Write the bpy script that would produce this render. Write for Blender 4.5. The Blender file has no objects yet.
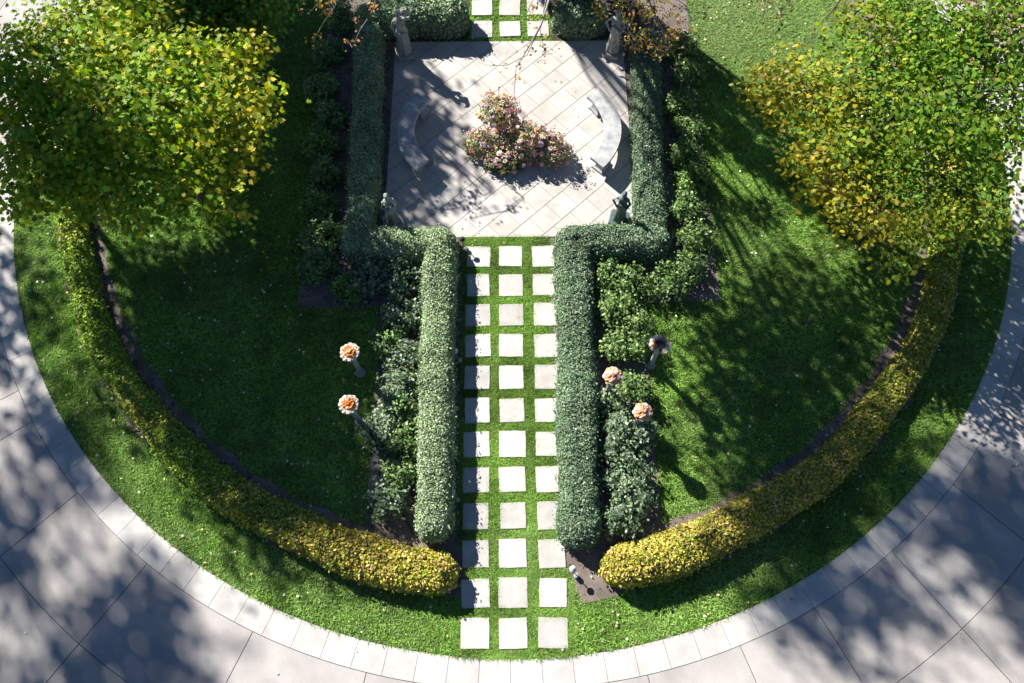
import bpy, bmesh, math, random
import numpy as np
from mathutils import Vector, Matrix

random.seed(7)
rng = np.random.default_rng(11)
S = bpy.context.scene
COL = S.collection
PI = math.pi

# ------------------------------------------------------------------ camera model
CAM_H, CAM_F, CAM_T, CAM_R = 16.0, 771.4, 0.3877, -0.0077


def at(px, py, z=0.0):
    """Point of the photograph -> place in the garden at height z."""
    x = (px - 512) / CAM_F
    y = -(py - 341.5) / CAM_F
    c, s = math.cos(CAM_R), math.sin(CAM_R)
    x, y = c * x - s * y, s * x + c * y
    dy = y * math.cos(CAM_T) + math.sin(CAM_T)
    dz = y * math.sin(CAM_T) - math.cos(CAM_T)
    k = (CAM_H - z) / -dz
    return (x * k, dy * k)


CX, CY = 0.037, 12.141          # centre of the round garden
R_LAWN, R_EDGE, R_PANEL = 12.19, 12.73, 14.56
G0Y, PITCH = 8.683, 0.752       # stepping stone grid
PL = (-3.03, 3.0, 9.2, 15.15)   # plaza x0 x1 y0 y1
SUNV = Vector((1.0, -1.1, -1.0)).normalized()


def polar(r, deg):
    a = math.radians(deg)
    return (CX + r * math.sin(a), CY - r * math.cos(a))


# ------------------------------------------------------------------ object helpers
def setp(o, label=None, cat=None, group=None, kind=None):
    if label: o['label'] = label
    if cat: o['category'] = cat
    if group: o['group'] = group
    if kind: o['kind'] = kind
    return o


def empty(name, loc=(0, 0, 0), rz=0.0, **k):
    o = bpy.data.objects.new(name, None)
    o.empty_display_size = 0.2
    COL.objects.link(o)
    o.location = loc
    o.rotation_euler = (0, 0, rz)
    return setp(o, **k)


def link(name, me, mats=None, parent=None, **k):
    o = bpy.data.objects.new(name, me)
    COL.objects.link(o)
    if mats is not None:
        for m in (mats if isinstance(mats, (list, tuple)) else [mats]):
            me.materials.append(m)
    if parent: o.parent = parent
    return setp(o, **k)


def bm_obj(name, bm, mats, parent=None, smooth=False, **k):
    me = bpy.data.meshes.new(name)
    bm.normal_update()
    bm.to_mesh(me)
    bm.free()
    if smooth:
        me.polygons.foreach_set('use_smooth', [True] * len(me.polygons))
    return link(name, me, mats, parent, **k)


def copy_tree(o, parent=None):
    c = o.copy()
    COL.objects.link(c)
    if parent: c.parent = parent
    for ch in [x for x in bpy.data.objects if x.parent == o]:
        copy_tree(ch, c)
    return c


def mesh_np(name, verts, faces_k, K, cols=None, smooth=False, mat_idx=None):
    """verts (N,3), faces_k (M,K) equal sized polygons."""
    me = bpy.data.meshes.new(name)
    verts = np.ascontiguousarray(verts, dtype=np.float32)
    faces = np.ascontiguousarray(faces_k, dtype=np.int32)
    me.vertices.add(len(verts))
    me.vertices.foreach_set('co', verts.ravel())
    me.loops.add(faces.size)
    me.loops.foreach_set('vertex_index', faces.ravel())
    me.polygons.add(len(faces))
    me.polygons.foreach_set('loop_start', np.arange(0, faces.size, K, dtype=np.int32))
    me.polygons.foreach_set('loop_total', np.full(len(faces), K, dtype=np.int32))
    if mat_idx is not None:
        me.polygons.foreach_set('material_index', np.asarray(mat_idx, dtype=np.int32))
    if smooth:
        me.polygons.foreach_set('use_smooth', np.ones(len(faces), dtype=bool))
    me.update(calc_edges=True)
    if cols is not None:
        a = me.attributes.new('tint', 'FLOAT_COLOR', 'POINT')
        c4 = np.ones((len(verts), 4), dtype=np.float32)
        c4[:, :3] = cols
        a.data.foreach_set('color', c4.ravel())
    return me


# ------------------------------------------------------------------ materials
def new_mat(name):
    m = bpy.data.materials.new(name)
    m.use_nodes = True
    nt = m.node_tree
    nt.nodes.clear()
    out = nt.nodes.new('ShaderNodeOutputMaterial')
    return m, nt, out


def N(nt, t, **k):
    n = nt.nodes.new(t)
    for a, v in k.items():
        if a in n.inputs: n.inputs[a].default_value = v
        else: setattr(n, a, v)
    return n


def leaf_mat(name, trans=0.28, rough=0.45, spec=0.35, gain=1.0):
    m, nt, out = new_mat(name)
    at_ = N(nt, 'ShaderNodeAttribute', attribute_name='tint')
    p = N(nt, 'ShaderNodeBsdfPrincipled', Roughness=rough)
    p.inputs['Specular IOR Level'].default_value = spec
    t = N(nt, 'ShaderNodeBsdfTranslucent')
    hs = N(nt, 'ShaderNodeHueSaturation', Saturation=1.15, Value=1.25)
    mx = N(nt, 'ShaderNodeMixShader', Fac=trans)
    L = nt.links.new
    L(at_.outputs['Color'], p.inputs['Base Color'])
    L(at_.outputs['Color'], hs.inputs['Color'])
    L(hs.outputs['Color'], t.inputs['Color'])
    L(p.outputs[0], mx.inputs[1])
    L(t.outputs[0], mx.inputs[2])
    L(mx.outputs[0], out.inputs[0])
    return m


def noise_mat(name, c1, c2, scale=6.0, rough=0.85, bump=0.0, detail=6.0, c3=None, tint=False, fine=None, spec=0.3):
    """Mottled solid surface: two or three colours by noise, fine grain, bump, optional per-piece tint attribute."""
    m, nt, out = new_mat(name)
    L = nt.links.new
    tc = N(nt, 'ShaderNodeTexCoord')
    n1 = N(nt, 'ShaderNodeTexNoise', Scale=scale, Detail=detail, Roughness=0.62)
    L(tc.outputs['Object'], n1.inputs['Vector'])
    cr = N(nt, 'ShaderNodeValToRGB')
    cr.color_ramp.elements[0].position = 0.3
    cr.color_ramp.elements[0].color = (*c1, 1)
    cr.color_ramp.elements[1].position = 0.7
    cr.color_ramp.elements[1].color = (*c2, 1)
    if c3:
        e = cr.color_ramp.elements.new(0.82)
        e.color = (*c3, 1)
    L(n1.outputs['Fac'], cr.inputs['Fac'])
    n2 = N(nt, 'ShaderNodeTexNoise', Scale=fine or scale * 14, Detail=4.0, Roughness=0.7)
    L(tc.outputs['Object'], n2.inputs['Vector'])
    mr = N(nt, 'ShaderNodeMapRange')
    mr.inputs['To Min'].default_value = 0.78
    mr.inputs['To Max'].default_value = 1.2
    L(n2.outputs['Fac'], mr.inputs['Value'])
    mul = N(nt, 'ShaderNodeMix', data_type='RGBA', blend_type='MULTIPLY')
    mul.inputs[0].default_value = 1.0
    L(cr.outputs['Color'], mul.inputs[6])
    L(mr.outputs['Result'], mul.inputs[7])
    colour = mul.outputs[2]
    if tint:
        a = N(nt, 'ShaderNodeAttribute', attribute_name='tint')
        m2 = N(nt, 'ShaderNodeMix', data_type='RGBA', blend_type='MULTIPLY')
        m2.inputs[0].default_value = 1.0
        L(colour, m2.inputs[6])
        L(a.outputs['Color'], m2.inputs[7])
        colour = m2.outputs[2]
    p = N(nt, 'ShaderNodeBsdfPrincipled', Roughness=rough)
    p.inputs['Specular IOR Level'].default_value = spec
    L(colour, p.inputs['Base Color'])
    if bump:
        b = N(nt, 'ShaderNodeBump', Strength=bump, Distance=0.01)
        L(n2.outputs['Fac'], b.inputs['Height'])
        L(b.outputs['Normal'], p.inputs['Normal'])
    L(p.outputs[0], out.inputs[0])
    return m


M = {}
M['leaf'] = leaf_mat('tree_leaf', 0.45, 0.5, 0.12)
M['shade_leaf'] = leaf_mat('shade_leaf', 0.12, 0.5, 0.12)
M['hedge_leaf'] = leaf_mat('hedge_leaf', 0.2, 0.5, 0.18)
M['shrub_leaf'] = leaf_mat('shrub_leaf', 0.25, 0.45, 0.3)
M['grass'] = leaf_mat('grass_blade', 0.22, 0.6, 0.15)
M['petal'] = leaf_mat('petal', 0.3, 0.6, 0.2)
M['dry'] = leaf_mat('dry_leaf', 0.15, 0.7, 0.15)
M['concrete'] = noise_mat('driveway_concrete', (.30, .282, .272), (.45, .425, .41), 0.8, 0.85, 0.25, c3=(.35, .332, .318), tint=True, fine=45)
M['edging'] = noise_mat('edging_slab', (.40, .385, .37), (.54, .52, .50), 2.0, 0.82, 0.25, tint=True, fine=50)
M['plaza'] = noise_mat('plaza_tile', (.37, .35, .33), (.53, .505, .475), 1.6, 0.8, 0.2, tint=True, fine=40)
M['joint'] = noise_mat('joint_mortar', (.10, .09, .08), (.17, .155, .14), 9, 0.95)
M['stone'] = noise_mat('stepping_slab', (.39, .375, .352), (.53, .51, .48), 2.6, 0.82, 0.35, c3=(.46, .44, .405), fine=45)
_nt = M['stone'].node_tree
_oi = _nt.nodes.new('ShaderNodeObjectInfo')
_tc = [q for q in _nt.nodes if q.type == 'TEX_COORD'][0]
_va = N(_nt, 'ShaderNodeVectorMath', operation='ADD')
_sc = N(_nt, 'ShaderNodeVectorMath', operation='SCALE')
_sc.inputs['Scale'].default_value = 3.7
_nt.links.new(_oi.outputs['Location'], _sc.inputs[0])
_nt.links.new(_tc.outputs['Object'], _va.inputs[0])
_nt.links.new(_sc.outputs[0], _va.inputs[1])
for _q in [q for q in _nt.nodes if q.type == 'TEX_NOISE']:
    _nt.links.new(_va.outputs[0], _q.inputs['Vector'])
_mr = N(_nt, 'ShaderNodeMapRange')
_mr.inputs['To Min'].default_value = .84
_mr.inputs['To Max'].default_value = 1.1
_nt.links.new(_oi.outputs['Random'], _mr.inputs['Value'])
_mx = N(_nt, 'ShaderNodeMix', data_type='RGBA', blend_type='MULTIPLY')
_mx.inputs[0].default_value = 1.0
_bs = [q for q in _nt.nodes if q.type == 'BSDF_PRINCIPLED'][0]
_src = _bs.inputs['Base Color'].links[0].from_socket
_nt.links.new(_src, _mx.inputs[6])
_nt.links.new(_mr.outputs['Result'], _mx.inputs[7])
_nt.links.new(_mx.outputs[2], _bs.inputs['Base Color'])
M['soil'] = noise_mat('soil', (.10, .08, .066), (.24, .20, .175), 2.2, 0.95, 0.9, c3=(.33, .285, .255), fine=38)
M['soil_dark'] = noise_mat('mulch', (.035, .026, .02), (.085, .063, .05), 8, 0.95, 0.9, fine=45)
M['lawn_base'] = noise_mat('lawn_turf', (.05, .10, .018), (.085, .155, .03), 5, 0.95, 0.8, fine=60)
M['bark'] = noise_mat('bark', (.07, .055, .045), (.17, .14, .12), 8, 0.9, 0.7, fine=50)
M['pale_bark'] = noise_mat('pale_bark', (.20, .18, .16), (.34, .31, .28), 8, 0.9, 0.6, fine=50)
M['twig'] = noise_mat('stem_and_dark_core', (.03, .028, .018), (.06, .05, .032), 12, 0.95)
M['bench'] = noise_mat('bench_stone', (.22, .235, .25), (.48, .48, .47), 4.2, 0.8, 0.4, c3=(.36, .36, .35), fine=40)
M['lead'] = noise_mat('weathered_statue_stone', (.20, .225, .215), (.36, .36, .33), 7, 0.8, 0.4, c3=(.44, .38, .32), fine=40)
M['verdigris'] = noise_mat('verdigris_bronze', (.05, .085, .085), (.11, .155, .145), 8, 0.6, 0.3, fine=40)
M['stand'] = noise_mat('grey_stand', (.26, .27, .27), (.36, .37, .37), 9, 0.6, 0.1)
M['copper'] = noise_mat('copper_bowl', (.45, .25, .15), (.62, .40, .28), 12, 0.5, 0.1)
M['dark_bowl'] = noise_mat('dark_bowl', (.02, .03, .035), (.05, .06, .065), 12, 0.35)
M['terracotta'] = noise_mat('terracotta', (.30, .13, .06), (.42, .21, .11), 8, 0.8, 0.3)
M['white_metal'] = noise_mat('white_metal', (.38, .39, .41), (.48, .48, .5), 12, 0.4)
M['black_metal'] = noise_mat('black_metal', (.015, .015, .016), (.03, .03, .03), 12, 0.45)

# ------------------------------------------------------------------ leaf builder
T_KITE = np.array([(0, -.5, 0), (.30, -.05, .06), (0, .5, 0), (-.30, -.05, .06)], dtype=float)
T_OVAL = np.array([(0, -.5, 0), (.27, -.22, .05), (.27, .16, .05), (0, .5, -.04), (-.27, .16, .05), (-.27, -.22, .05)], dtype=float)
T_MAPLE = np.array([(0, -.42, 0), (.20, -.30, .03), (.50, -.18, .06), (.26, .06, .02), (.36, .36, .05), (.12, .26, 0), (0, .55, -.06),
                    (-.12, .26, 0), (-.36, .36, .05), (-.26, .06, .02), (-.50, -.18, .06), (-.20, -.30, .03)], dtype=float)


def unit(v):
    return v / np.maximum(np.linalg.norm(v, axis=1, keepdims=True), 1e-9)


def leaf_arrays(cent, nrm, size, template, aspect=1.0):
    n = len(cent)
    nrm = unit(nrm)
    rnd = rng.normal(size=(n, 3))
    tx = unit(np.cross(nrm, rnd))
    ty = np.cross(nrm, tx)
    K = len(template)
    size = np.broadcast_to(np.asarray(size, dtype=float), (n,))
    t = template[None, :, :] * size[:, None, None]
    v = cent[:, None, :] + tx[:, None, :] * t[:, :, 0:1] * aspect + ty[:, None, :] * t[:, :, 1:2] + nrm[:, None, :] * t[:, :, 2:3]
    f = np.arange(n * K).reshape(n, K)
    return v.reshape(-1, 3), f, K


def leaves_obj(name, cent, nrm, size, col, template, mat, parent=None, aspect=1.0, **k):
    v, f, K = leaf_arrays(cent, nrm, size, template, aspect)
    me = mesh_np(name, v, f, K, cols=np.repeat(col, K, axis=0))
    return link(name, me, mat, parent, **k)


def palette(n, cols, weights, var=0.18):
    cols = np.array(cols, dtype=float)
    w = np.array(weights, dtype=float)
    i = rng.choice(len(cols), size=n, p=w / w.sum())
    c = cols[i] * (1 + rng.normal(size=(n, 1)) * var) * (1 + rng.normal(size=(n, 3)) * var * 0.25)
    return np.clip(c, 0.004, 0.9)


def vnoise(p, scale, seed=0):
    """cheap smooth noise, p (N,2or3) -> -1..1"""
    r = np.random.default_rng(seed)
    o = np.zeros(len(p))
    for k in range(7):
        d = r.normal(size=p.shape[1])
        d /= np.linalg.norm(d)
        o += np.sin(p @ d * scale * (0.6 + 0.25 * k) + r.uniform(0, 6.28))
    return o / 3.6


# ------------------------------------------------------------------ tubes
def add_tube(bm, pts, radii, seg=6, cap=True):
    rings = []
    pts = [Vector(p) for p in pts]
    for i, p in enumerate(pts):
        a = pts[max(i - 1, 0)]
        b = pts[min(i + 1, len(pts) - 1)]
        d = (b - a)
        if d.length < 1e-6: d = Vector((0, 0, 1))
        d.normalize()
        ref = Vector((0, 0, 1)) if abs(d.z) < 0.9 else Vector((1, 0, 0))
        u = d.cross(ref).normalized()
        w = d.cross(u)
        r = radii[i]
        rings.append([bm.verts.new(p + (u * math.cos(q) + w * math.sin(q)) * r) for q in [2 * PI * k / seg for k in range(seg)]])
    for i in range(len(rings) - 1):
        for k in range(seg):
            bm.faces.new((rings[i][k], rings[i][(k + 1) % seg], rings[i + 1][(k + 1) % seg], rings[i + 1][k]))
    if cap:
        bm.faces.new(rings[0][::-1])
        bm.faces.new(rings[-1])


def lathe(bm, prof, seg=20, loc=(0, 0, 0)):
    rings = []
    for r, z in prof:
        rings.append([bm.verts.new((loc[0] + r * math.cos(2 * PI * k / seg), loc[1] + r * math.sin(2 * PI * k / seg), loc[2] + z)) for k in range(seg)])
    for i in range(len(rings) - 1):
        for k in range(seg):
            bm.faces.new((rings[i][k], rings[i][(k + 1) % seg], rings[i + 1][(k + 1) % seg], rings[i + 1][k]))
    bm.faces.new(rings[0][::-1])
    bm.faces.new(rings[-1])


def add_prism(bm, poly, z0, z1, bevel=0.0):
    """poly: CCW list of (x,y)."""
    a = [bm.verts.new((x, y, z0)) for x, y in poly]
    if bevel > 0:
        c = Vector((sum(p[0] for p in poly) / len(poly), sum(p[1] for p in poly) / len(poly)))
        b0 = [bm.verts.new((x, y, z1 - bevel)) for x, y in poly]
        b1 = []
        for x, y in poly:
            d = (c - Vector((x, y))).normalized() * bevel * 1.4
            b1.append(bm.verts.new((x + d.x, y + d.y, z1)))
        tiers = [a, b0, b1]
    else:
        tiers = [a, [bm.verts.new((x, y, z1)) for x, y in poly]]
    n = len(poly)
    for t0, t1 in zip(tiers, tiers[1:]):
        for i in range(n):
            bm.faces.new((t0[i], t0[(i + 1) % n], t1[(i + 1) % n], t1[i]))
    return bm.faces.new(tiers[-1])


# ------------------------------------------------------------------ tree builder
def make_tree(name, base, blobs, clusters, per, leaf, pal, seed, label, template=T_MAPLE, spread=0.24, trunk_r=0.14,
              bark='bark', limbs=14, fork=1.3, mat='leaf', flat=0.55, twigs=True, group=None, colfun=None):
    global rng
    keep = rng
    rng = np.random.default_rng(seed)
    rnd = random.Random(seed)
    base = np.array(base, dtype=float)
    root = empty(name, tuple(base), label=label, cat='tree', group=group)
    w = np.array([b[3] * b[4] * b[5] for b in blobs])
    bi = rng.choice(len(blobs), size=clusters, p=w / w.sum())
    B = np.array(blobs)[bi]
    d = unit(rng.normal(size=(clusters, 3)))
    rad = rng.uniform(0.25, 1.0, size=(clusters, 1)) ** 0.55
    cc = B[:, :3] + d * rad * B[:, 3:6]
    cc[:, 2] = np.maximum(cc[:, 2], 0.9)
    n = clusters * per
    ci = np.repeat(np.arange(clusters), per)
    off = rng.normal(size=(n, 3)) * spread
    off[:, 2] *= 0.7
    lp = cc[ci] + off - base
    nr = rng.normal(size=(n, 3)) * flat + np.array([0, 0, 1.0]) + d[ci] * 0.5
    cols, wts = pal
    ctone = 1 + rng.normal(size=clusters) * 0.14
    col = palette(n, cols, wts) * ctone[ci][:, None]
    if colfun is not None:
        col = colfun(cc[ci], col, ci, clusters)
    sz = leaf * rng.uniform(0.7, 1.25, size=n)
    leaves_obj('crown', lp, nr, sz, np.clip(col, .004, .9), template, M[mat], root)
    # wood
    bm = bmesh.new()
    ctr = (np.array([b[:3] for b in blobs]) * w[:, None]).sum(0) / w.sum() - base
    topz = max(b[2] for b in blobs) - base[2]
    fk = np.array([ctr[0] * 0.12, ctr[1] * 0.12, fork])
    tr = [np.zeros(3) - np.array([0, 0, .1]), np.array([fk[0] * .3, fk[1] * .3, fork * .5]), fk,
          np.array([ctr[0] * .6, ctr[1] * .6, fork + (ctr[2] - fork) * .6]), np.array([ctr[0], ctr[1], ctr[2] + (topz - ctr[2]) * .6 + .2])]
    add_tube(bm, tr, [trunk_r * 1.25, trunk_r, trunk_r * .85, trunk_r * .55, trunk_r * .15], 9)
    li = rng.choice(clusters, size=min(limbs, clusters), replace=False)
    limbp = []
    for k in li:
        tgt = cc[k] - base
        t = rnd.uniform(0.1, 0.8)
        st = fk * (1 - t) + np.array(tr[3]) * t
        mid = st * .5 + tgt * .5 + np.array([0, 0, 0.12 * np.linalg.norm(tgt - st)])
        r0 = trunk_r * rnd.uniform(.28, .45)
        add_tube(bm, [st, st * .75 + mid * .25 + rng.normal(size=3) * .04, mid, mid * .4 + tgt * .6, tgt], [r0, r0 * .85, r0 * .6, r0 * .4, r0 * .15], 6)
        limbp += [mid, mid * .5 + tgt * .5, st * .5 + mid * .5]
    limbp = np.array(limbp)
    if twigs:
        for k in range(0, clusters, 2):
            tgt = cc[k] - base
            j = np.argmin(((limbp - tgt) ** 2).sum(1))
            st = limbp[j]
            mid = (st + tgt) / 2 + rng.normal(size=3) * .08
            add_tube(bm, [st, mid, tgt], [.018, .012, .005], 4, cap=False)
    bm_obj('trunk', bm, M[bark], root, smooth=True)
    rng = keep
    return root


# ------------------------------------------------------------------ SETTING
def ring_piece(bm, r0, r1, a0, a1, z, steps, zlow):
    top_o, top_i = [], []
    for k in range(steps + 1):
        a = a0 + (a1 - a0) * k / steps
        top_i.append(polar(r0, a))
        top_o.append(polar(r1, a))
    poly = top_o + top_i[::-1]
    va = [bm.verts.new((x, y, z)) for x, y in poly]
    vb = [bm.verts.new((x, y, zlow)) for x, y in poly]
    n = len(poly)
    f = bm.faces.new(va)
    fs = [f]
    for i in range(n):
        fs.append(bm.faces.new((va[(i + 1) % n], va[i], vb[i], vb[(i + 1) % n])))
    return fs


def tint_faces(me_obj, groups):
    """groups: list of (vert index range, colour)"""
    me = me_obj.data
    a = me.attributes.new('tint', 'FLOAT_COLOR', 'POINT')
    arr = np.ones((len(me.vertices), 4), dtype=np.float32)
    for i0, i1, c in groups:
        arr[i0:i1, :3] = c
    a.data.foreach_set('color', arr.ravel())


bm = bmesh.new()
n = 96
c = bm.verts.new((0, 12, -0.06))
ring = [bm.verts.new((600 * math.cos(2 * PI * k / n), 12 + 600 * math.sin(2 * PI * k / n), -0.06)) for k in range(n)]
for k in range(n):
    bm.faces.new((c, ring[k], ring[(k + 1) % n]))
bm_obj('ground', bm, M['soil_dark'], kind='structure')

# dark bedding that shows in the joints of the paving
bm = bmesh.new()
n = 180
ri = [bm.verts.new((*polar(R_LAWN - .02, 360 * k / n), -0.014)) for k in range(n)]
ro = [bm.verts.new((*polar(24.0, 360 * k / n), -0.014)) for k in range(n)]
for k in range(n):
    bm.faces.new((ri[k], ri[(k + 1) % n], ro[(k + 1) % n], ro[k]))
bm_obj('paving_bed', bm, M['joint'], kind='structure')


def paving(name, cells, mat, z, zlow, lo, hi):
    bm = bmesh.new()
    groups = []
    r = random.Random(5)
    for (r0, r1, a0, a1) in cells:
        i0 = len(bm.verts)
        st = max(1, int(abs(a1 - a0) / 1.0))
        ring_piece(bm, r0, r1, a0, a1, z, st, zlow)
        v = r.uniform(lo, hi)
        groups.append((i0, len(bm.verts), (v * r.uniform(.99, 1.01), v, v * r.uniform(.985, 1.01))))
    o = bm_obj(name, bm, mat, kind='structure')
    tint_faces(o, groups)
    return o


cells = []
step = 2.8
for k in range(int(round(360 / step))):
    st2 = 360 / round(360 / step)
    a0 = -3.3 + k * st2
    g = math.degrees(0.004 / 12.4)
    cells.append((R_LAWN, R_EDGE - .006, a0 + g, a0 + st2 - g))
paving('paved_edging', cells, M['edging'], 0.006, -0.02, .9, 1.06)
cells = []
ang_in = [-54.6, -45.5, -35.5, -23.7, -13.0, -1.5, 11.3, 19.8, 27.4, 36.5, 45.7]
a = 45.7
while a < 360 - 54.6 - 12:
    a += 9.14
    ang_in.append(a)
for a0, a1 in zip(ang_in, ang_in[1:] + [360 - 54.6]):
    g = math.degrees(0.008 / 13.5)
    cells.append((R_EDGE + .006, R_PANEL - .008, a0 + g, a1 - g))
    cells.append((R_PANEL + .008, 17.0, a0 + g, a1 - g))
    cells.append((17.016, 23.9, a0 + g, a1 - g))
paving('driveway', cells, M['concrete'], 0.002, -0.02, .93, 1.04)

bm = bmesh.new()
n = 180
c = bm.verts.new((CX, CY, 0.0))
ring = [bm.verts.new((*polar(R_LAWN - .012, 360 * k / n), 0.0)) for k in range(n)]
for k in range(n):
    bm.faces.new((c, ring[k], ring[(k + 1) % n]))
bm_obj('lawn', bm, M['lawn_base'], kind='structure')

# planting beds (soil)
BED_L = [(-3.02, 2.25), (-1.12, 1.95), (-1.12, 9.2), (-3.03, 9.2), (-3.03, 16.0), (-3.4, 19), (-4.95, 19), (-4.9, 7.4), (-3.0, 7.4)]
BED_R = [(0.9, 1.95), (1.35, .95), (2.05, 1.08), (3.02, 2.25), (3.0, 7.45), (4.78, 7.5), (4.85, 19), (3.4, 19), (3.0, 15.5), (3.0, 9.2), (0.9, 9.2)]
BED_TL = [(-3.5, 15.18), (-1.12, 15.18), (-1.12, 19), (-3.5, 19)]
BED_TR = [(1.1, 15.18), (3.5, 15.18), (3.5, 19), (1.1, 19)]


def fill_poly(name, poly, z, mat, **k):
    bm = bmesh.new()
    f = bm.faces.new([bm.verts.new((x, y, z)) for x, y in poly])
    bmesh.ops.triangulate(bm, faces=[f])
    for f in bm.faces:
        if f.normal.z < 0: f.normal_flip()
    return bm_obj(name, bm, mat, **k)


fill_poly('bed_soil', BED_L, 0.010, M['soil'], kind='structure')
fill_poly('bed_soil', BED_R, 0.010, M['soil'], kind='structure')
fill_poly('bed_soil', BED_TL, 0.014, M['soil_dark'], kind='structure')
fill_poly('bed_soil', BED_TR, 0.014, M['soil_dark'], kind='structure')
for a0, a1 in ((-118, -5.2), (8.5, 118)):
    bm = bmesh.new()
    st = 110
    pts = []
    for k in range(st + 1):
        a = a0 + (a1 - a0) * k / st
        w = 0.06 * math.sin(a * .9) + .03 * math.sin(a * 2.3)
        pts.append((polar(10.12 + w * .6, a), polar(11.12 + w, a)))
    vi = [bm.verts.new((*p[0], 0.005)) for p in pts]
    vo = [bm.verts.new((*p[1], 0.005)) for p in pts]
    for k in range(st):
        bm.faces.new((vi[k], vi[k + 1], vo[k + 1], vo[k]))
    for f in bm.faces:
        f.normal_update()
        if f.normal.z < 0: f.normal_flip()
    bm_obj('hedge_soil', bm, M['soil'], kind='structure')


# plaza: diagonal slabs clipped to the rectangle
def clip_poly(poly, x0, x1, y0, y1):
    for axis, lim, sgn in ((0, x0, 1), (0, x1, -1), (1, y0, 1), (1, y1, -1)):
        out = []
        for i in range(len(poly)):
            p, q = poly[i], poly[(i + 1) % len(poly)]
            ip, iq = (p[axis] - lim) * sgn >= 0, (q[axis] - lim) * sgn >= 0
            if ip: out.append(p)
            if ip != iq:
                t = (lim - p[axis]) / (q[axis] - p[axis])
                out.append((p[0] + (q[0] - p[0]) * t, p[1] + (q[1] - p[1]) * t))
        poly = out
        if len(poly) < 3: return []
    return poly


fill_poly('plaza_bed', [(PL[0], PL[2]), (PL[1], PL[2]), (PL[1], PL[3]), (PL[0], PL[3])], 0.018, M['joint'], kind='structure')
bm = bmesh.new()
groups = []
ca, sa = math.cos(math.radians(43)), math.sin(math.radians(43))
TW = 0.555
r = random.Random(3)
for i in range(-12, 13):
    for j in range(-12, 13):
        u0, v0 = i * TW + (0.5 * TW if j % 2 else 0), j * TW + .1
        g1, g2 = .0035, .0065
        q = [(u0 + g1, v0 + g2), (u0 + TW - g1, v0 + g2), (u0 + TW - g1, v0 + TW - g2), (u0 + g1, v0 + TW - g2)]
        poly = [(u * ca - v * sa, 12.2 + u * sa + v * ca) for u, v in q]
        poly = clip_poly(poly, *PL)
        if len(poly) < 3: continue
        i0 = len(bm.verts)
        vv = [bm.verts.new((x, y, 0.026)) for x, y in poly]
        bm.faces.new(vv)
        t = r.uniform(.93, 1.05)
        groups.append((i0, len(bm.verts), (t, t * r.uniform(.985, 1.005), t * r.uniform(.97, 1.0))))
o = bm_obj('plaza_floor', bm, M['plaza'], kind='structure')
tint_faces(o, groups)

# ------------------------------------------------------------------ stepping stones
ORD = ['first', 'second', 'third', 'fourth', 'fifth', 'sixth', 'seventh', 'eighth', 'ninth', 'tenth', 'eleventh', 'twelfth', 'thirteenth', 'fourteenth']
SIDE = ['left', 'middle', 'right']


def stone_mesh():
    bm = bmesh.new()
    s = 0.278
    rr = random.Random(2)
    poly = []
    for (ax, ay, bx, by) in ((-s, -s, s, -s), (s, -s, s, s), (s, s, -s, s), (-s, s, -s, -s)):
        for k in range(5):
            t = k / 5
            j = 0.005
            poly.append((ax + (bx - ax) * t + rr.uniform(-j, j), ay + (by - ay) * t + rr.uniform(-j, j)))
    add_prism(bm, poly, -0.03, 0.034, .006)
    me = bpy.data.meshes.new('stepping_stone')
    bm.normal_update()
    bm.to_mesh(me)
    bm.free()
    me.materials.append(M['stone'])
    return me


STONES = []
me_stone = stone_mesh()
proto = None


def place_stone(x, y, label, group):
    global proto
    if proto is None:
        proto = bpy.data.objects.new('stepping_stone', me_stone)
        o = proto
    else:
        o = proto.copy()
    COL.objects.link(o)
    o.location = (x, y, 0)
    o.rotation_euler = (0, 0, random.choice([0, PI / 2, PI, -PI / 2]) + random.uniform(-.035, .035))
    o.scale = (random.uniform(.94, 1.04), random.uniform(.94, 1.04), 1)
    STONES.append((x, y))
    setp(o, label, 'paving stone', group)


for i in range(12):
    y = G0Y - PITCH * i
    for j in range(3):
        x = -0.76 + PITCH * j + random.uniform(-.012, .012) + (0.02 if j == 2 else 0)
        place_stone(x, y + random.uniform(-.012, .012),
                    'square cream stepping stone, %s of its row, %s row up from the driveway edge' % (SIDE[j], ORD[11 - i]),
                    'stepping stones of the grass path below the terrace')
for i in range(3):
    y = at(510, 29.5)[1] + PITCH * i
    for j in range(3):
        place_stone(-0.76 + PITCH * j + .02, y,
                    'cream stepping stone beyond the far terrace edge, %s of its row, %s row from terrace' % (SIDE[j], ORD[i]),
                    'stepping stones beyond the far terrace edge')

# ------------------------------------------------------------------ hedges
def poly_dist(p, pts):
    d = np.full(len(p), 1e9)
    for a, b in zip(pts[:-1], pts[1:]):
        a = np.array(a); b = np.array(b)
        ab = b - a
        t = np.clip(((p - a) @ ab) / (ab @ ab), 0, 1)
        d = np.minimum(d, np.linalg.norm(p - (a + t[:, None] * ab), axis=1))
    return d


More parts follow.
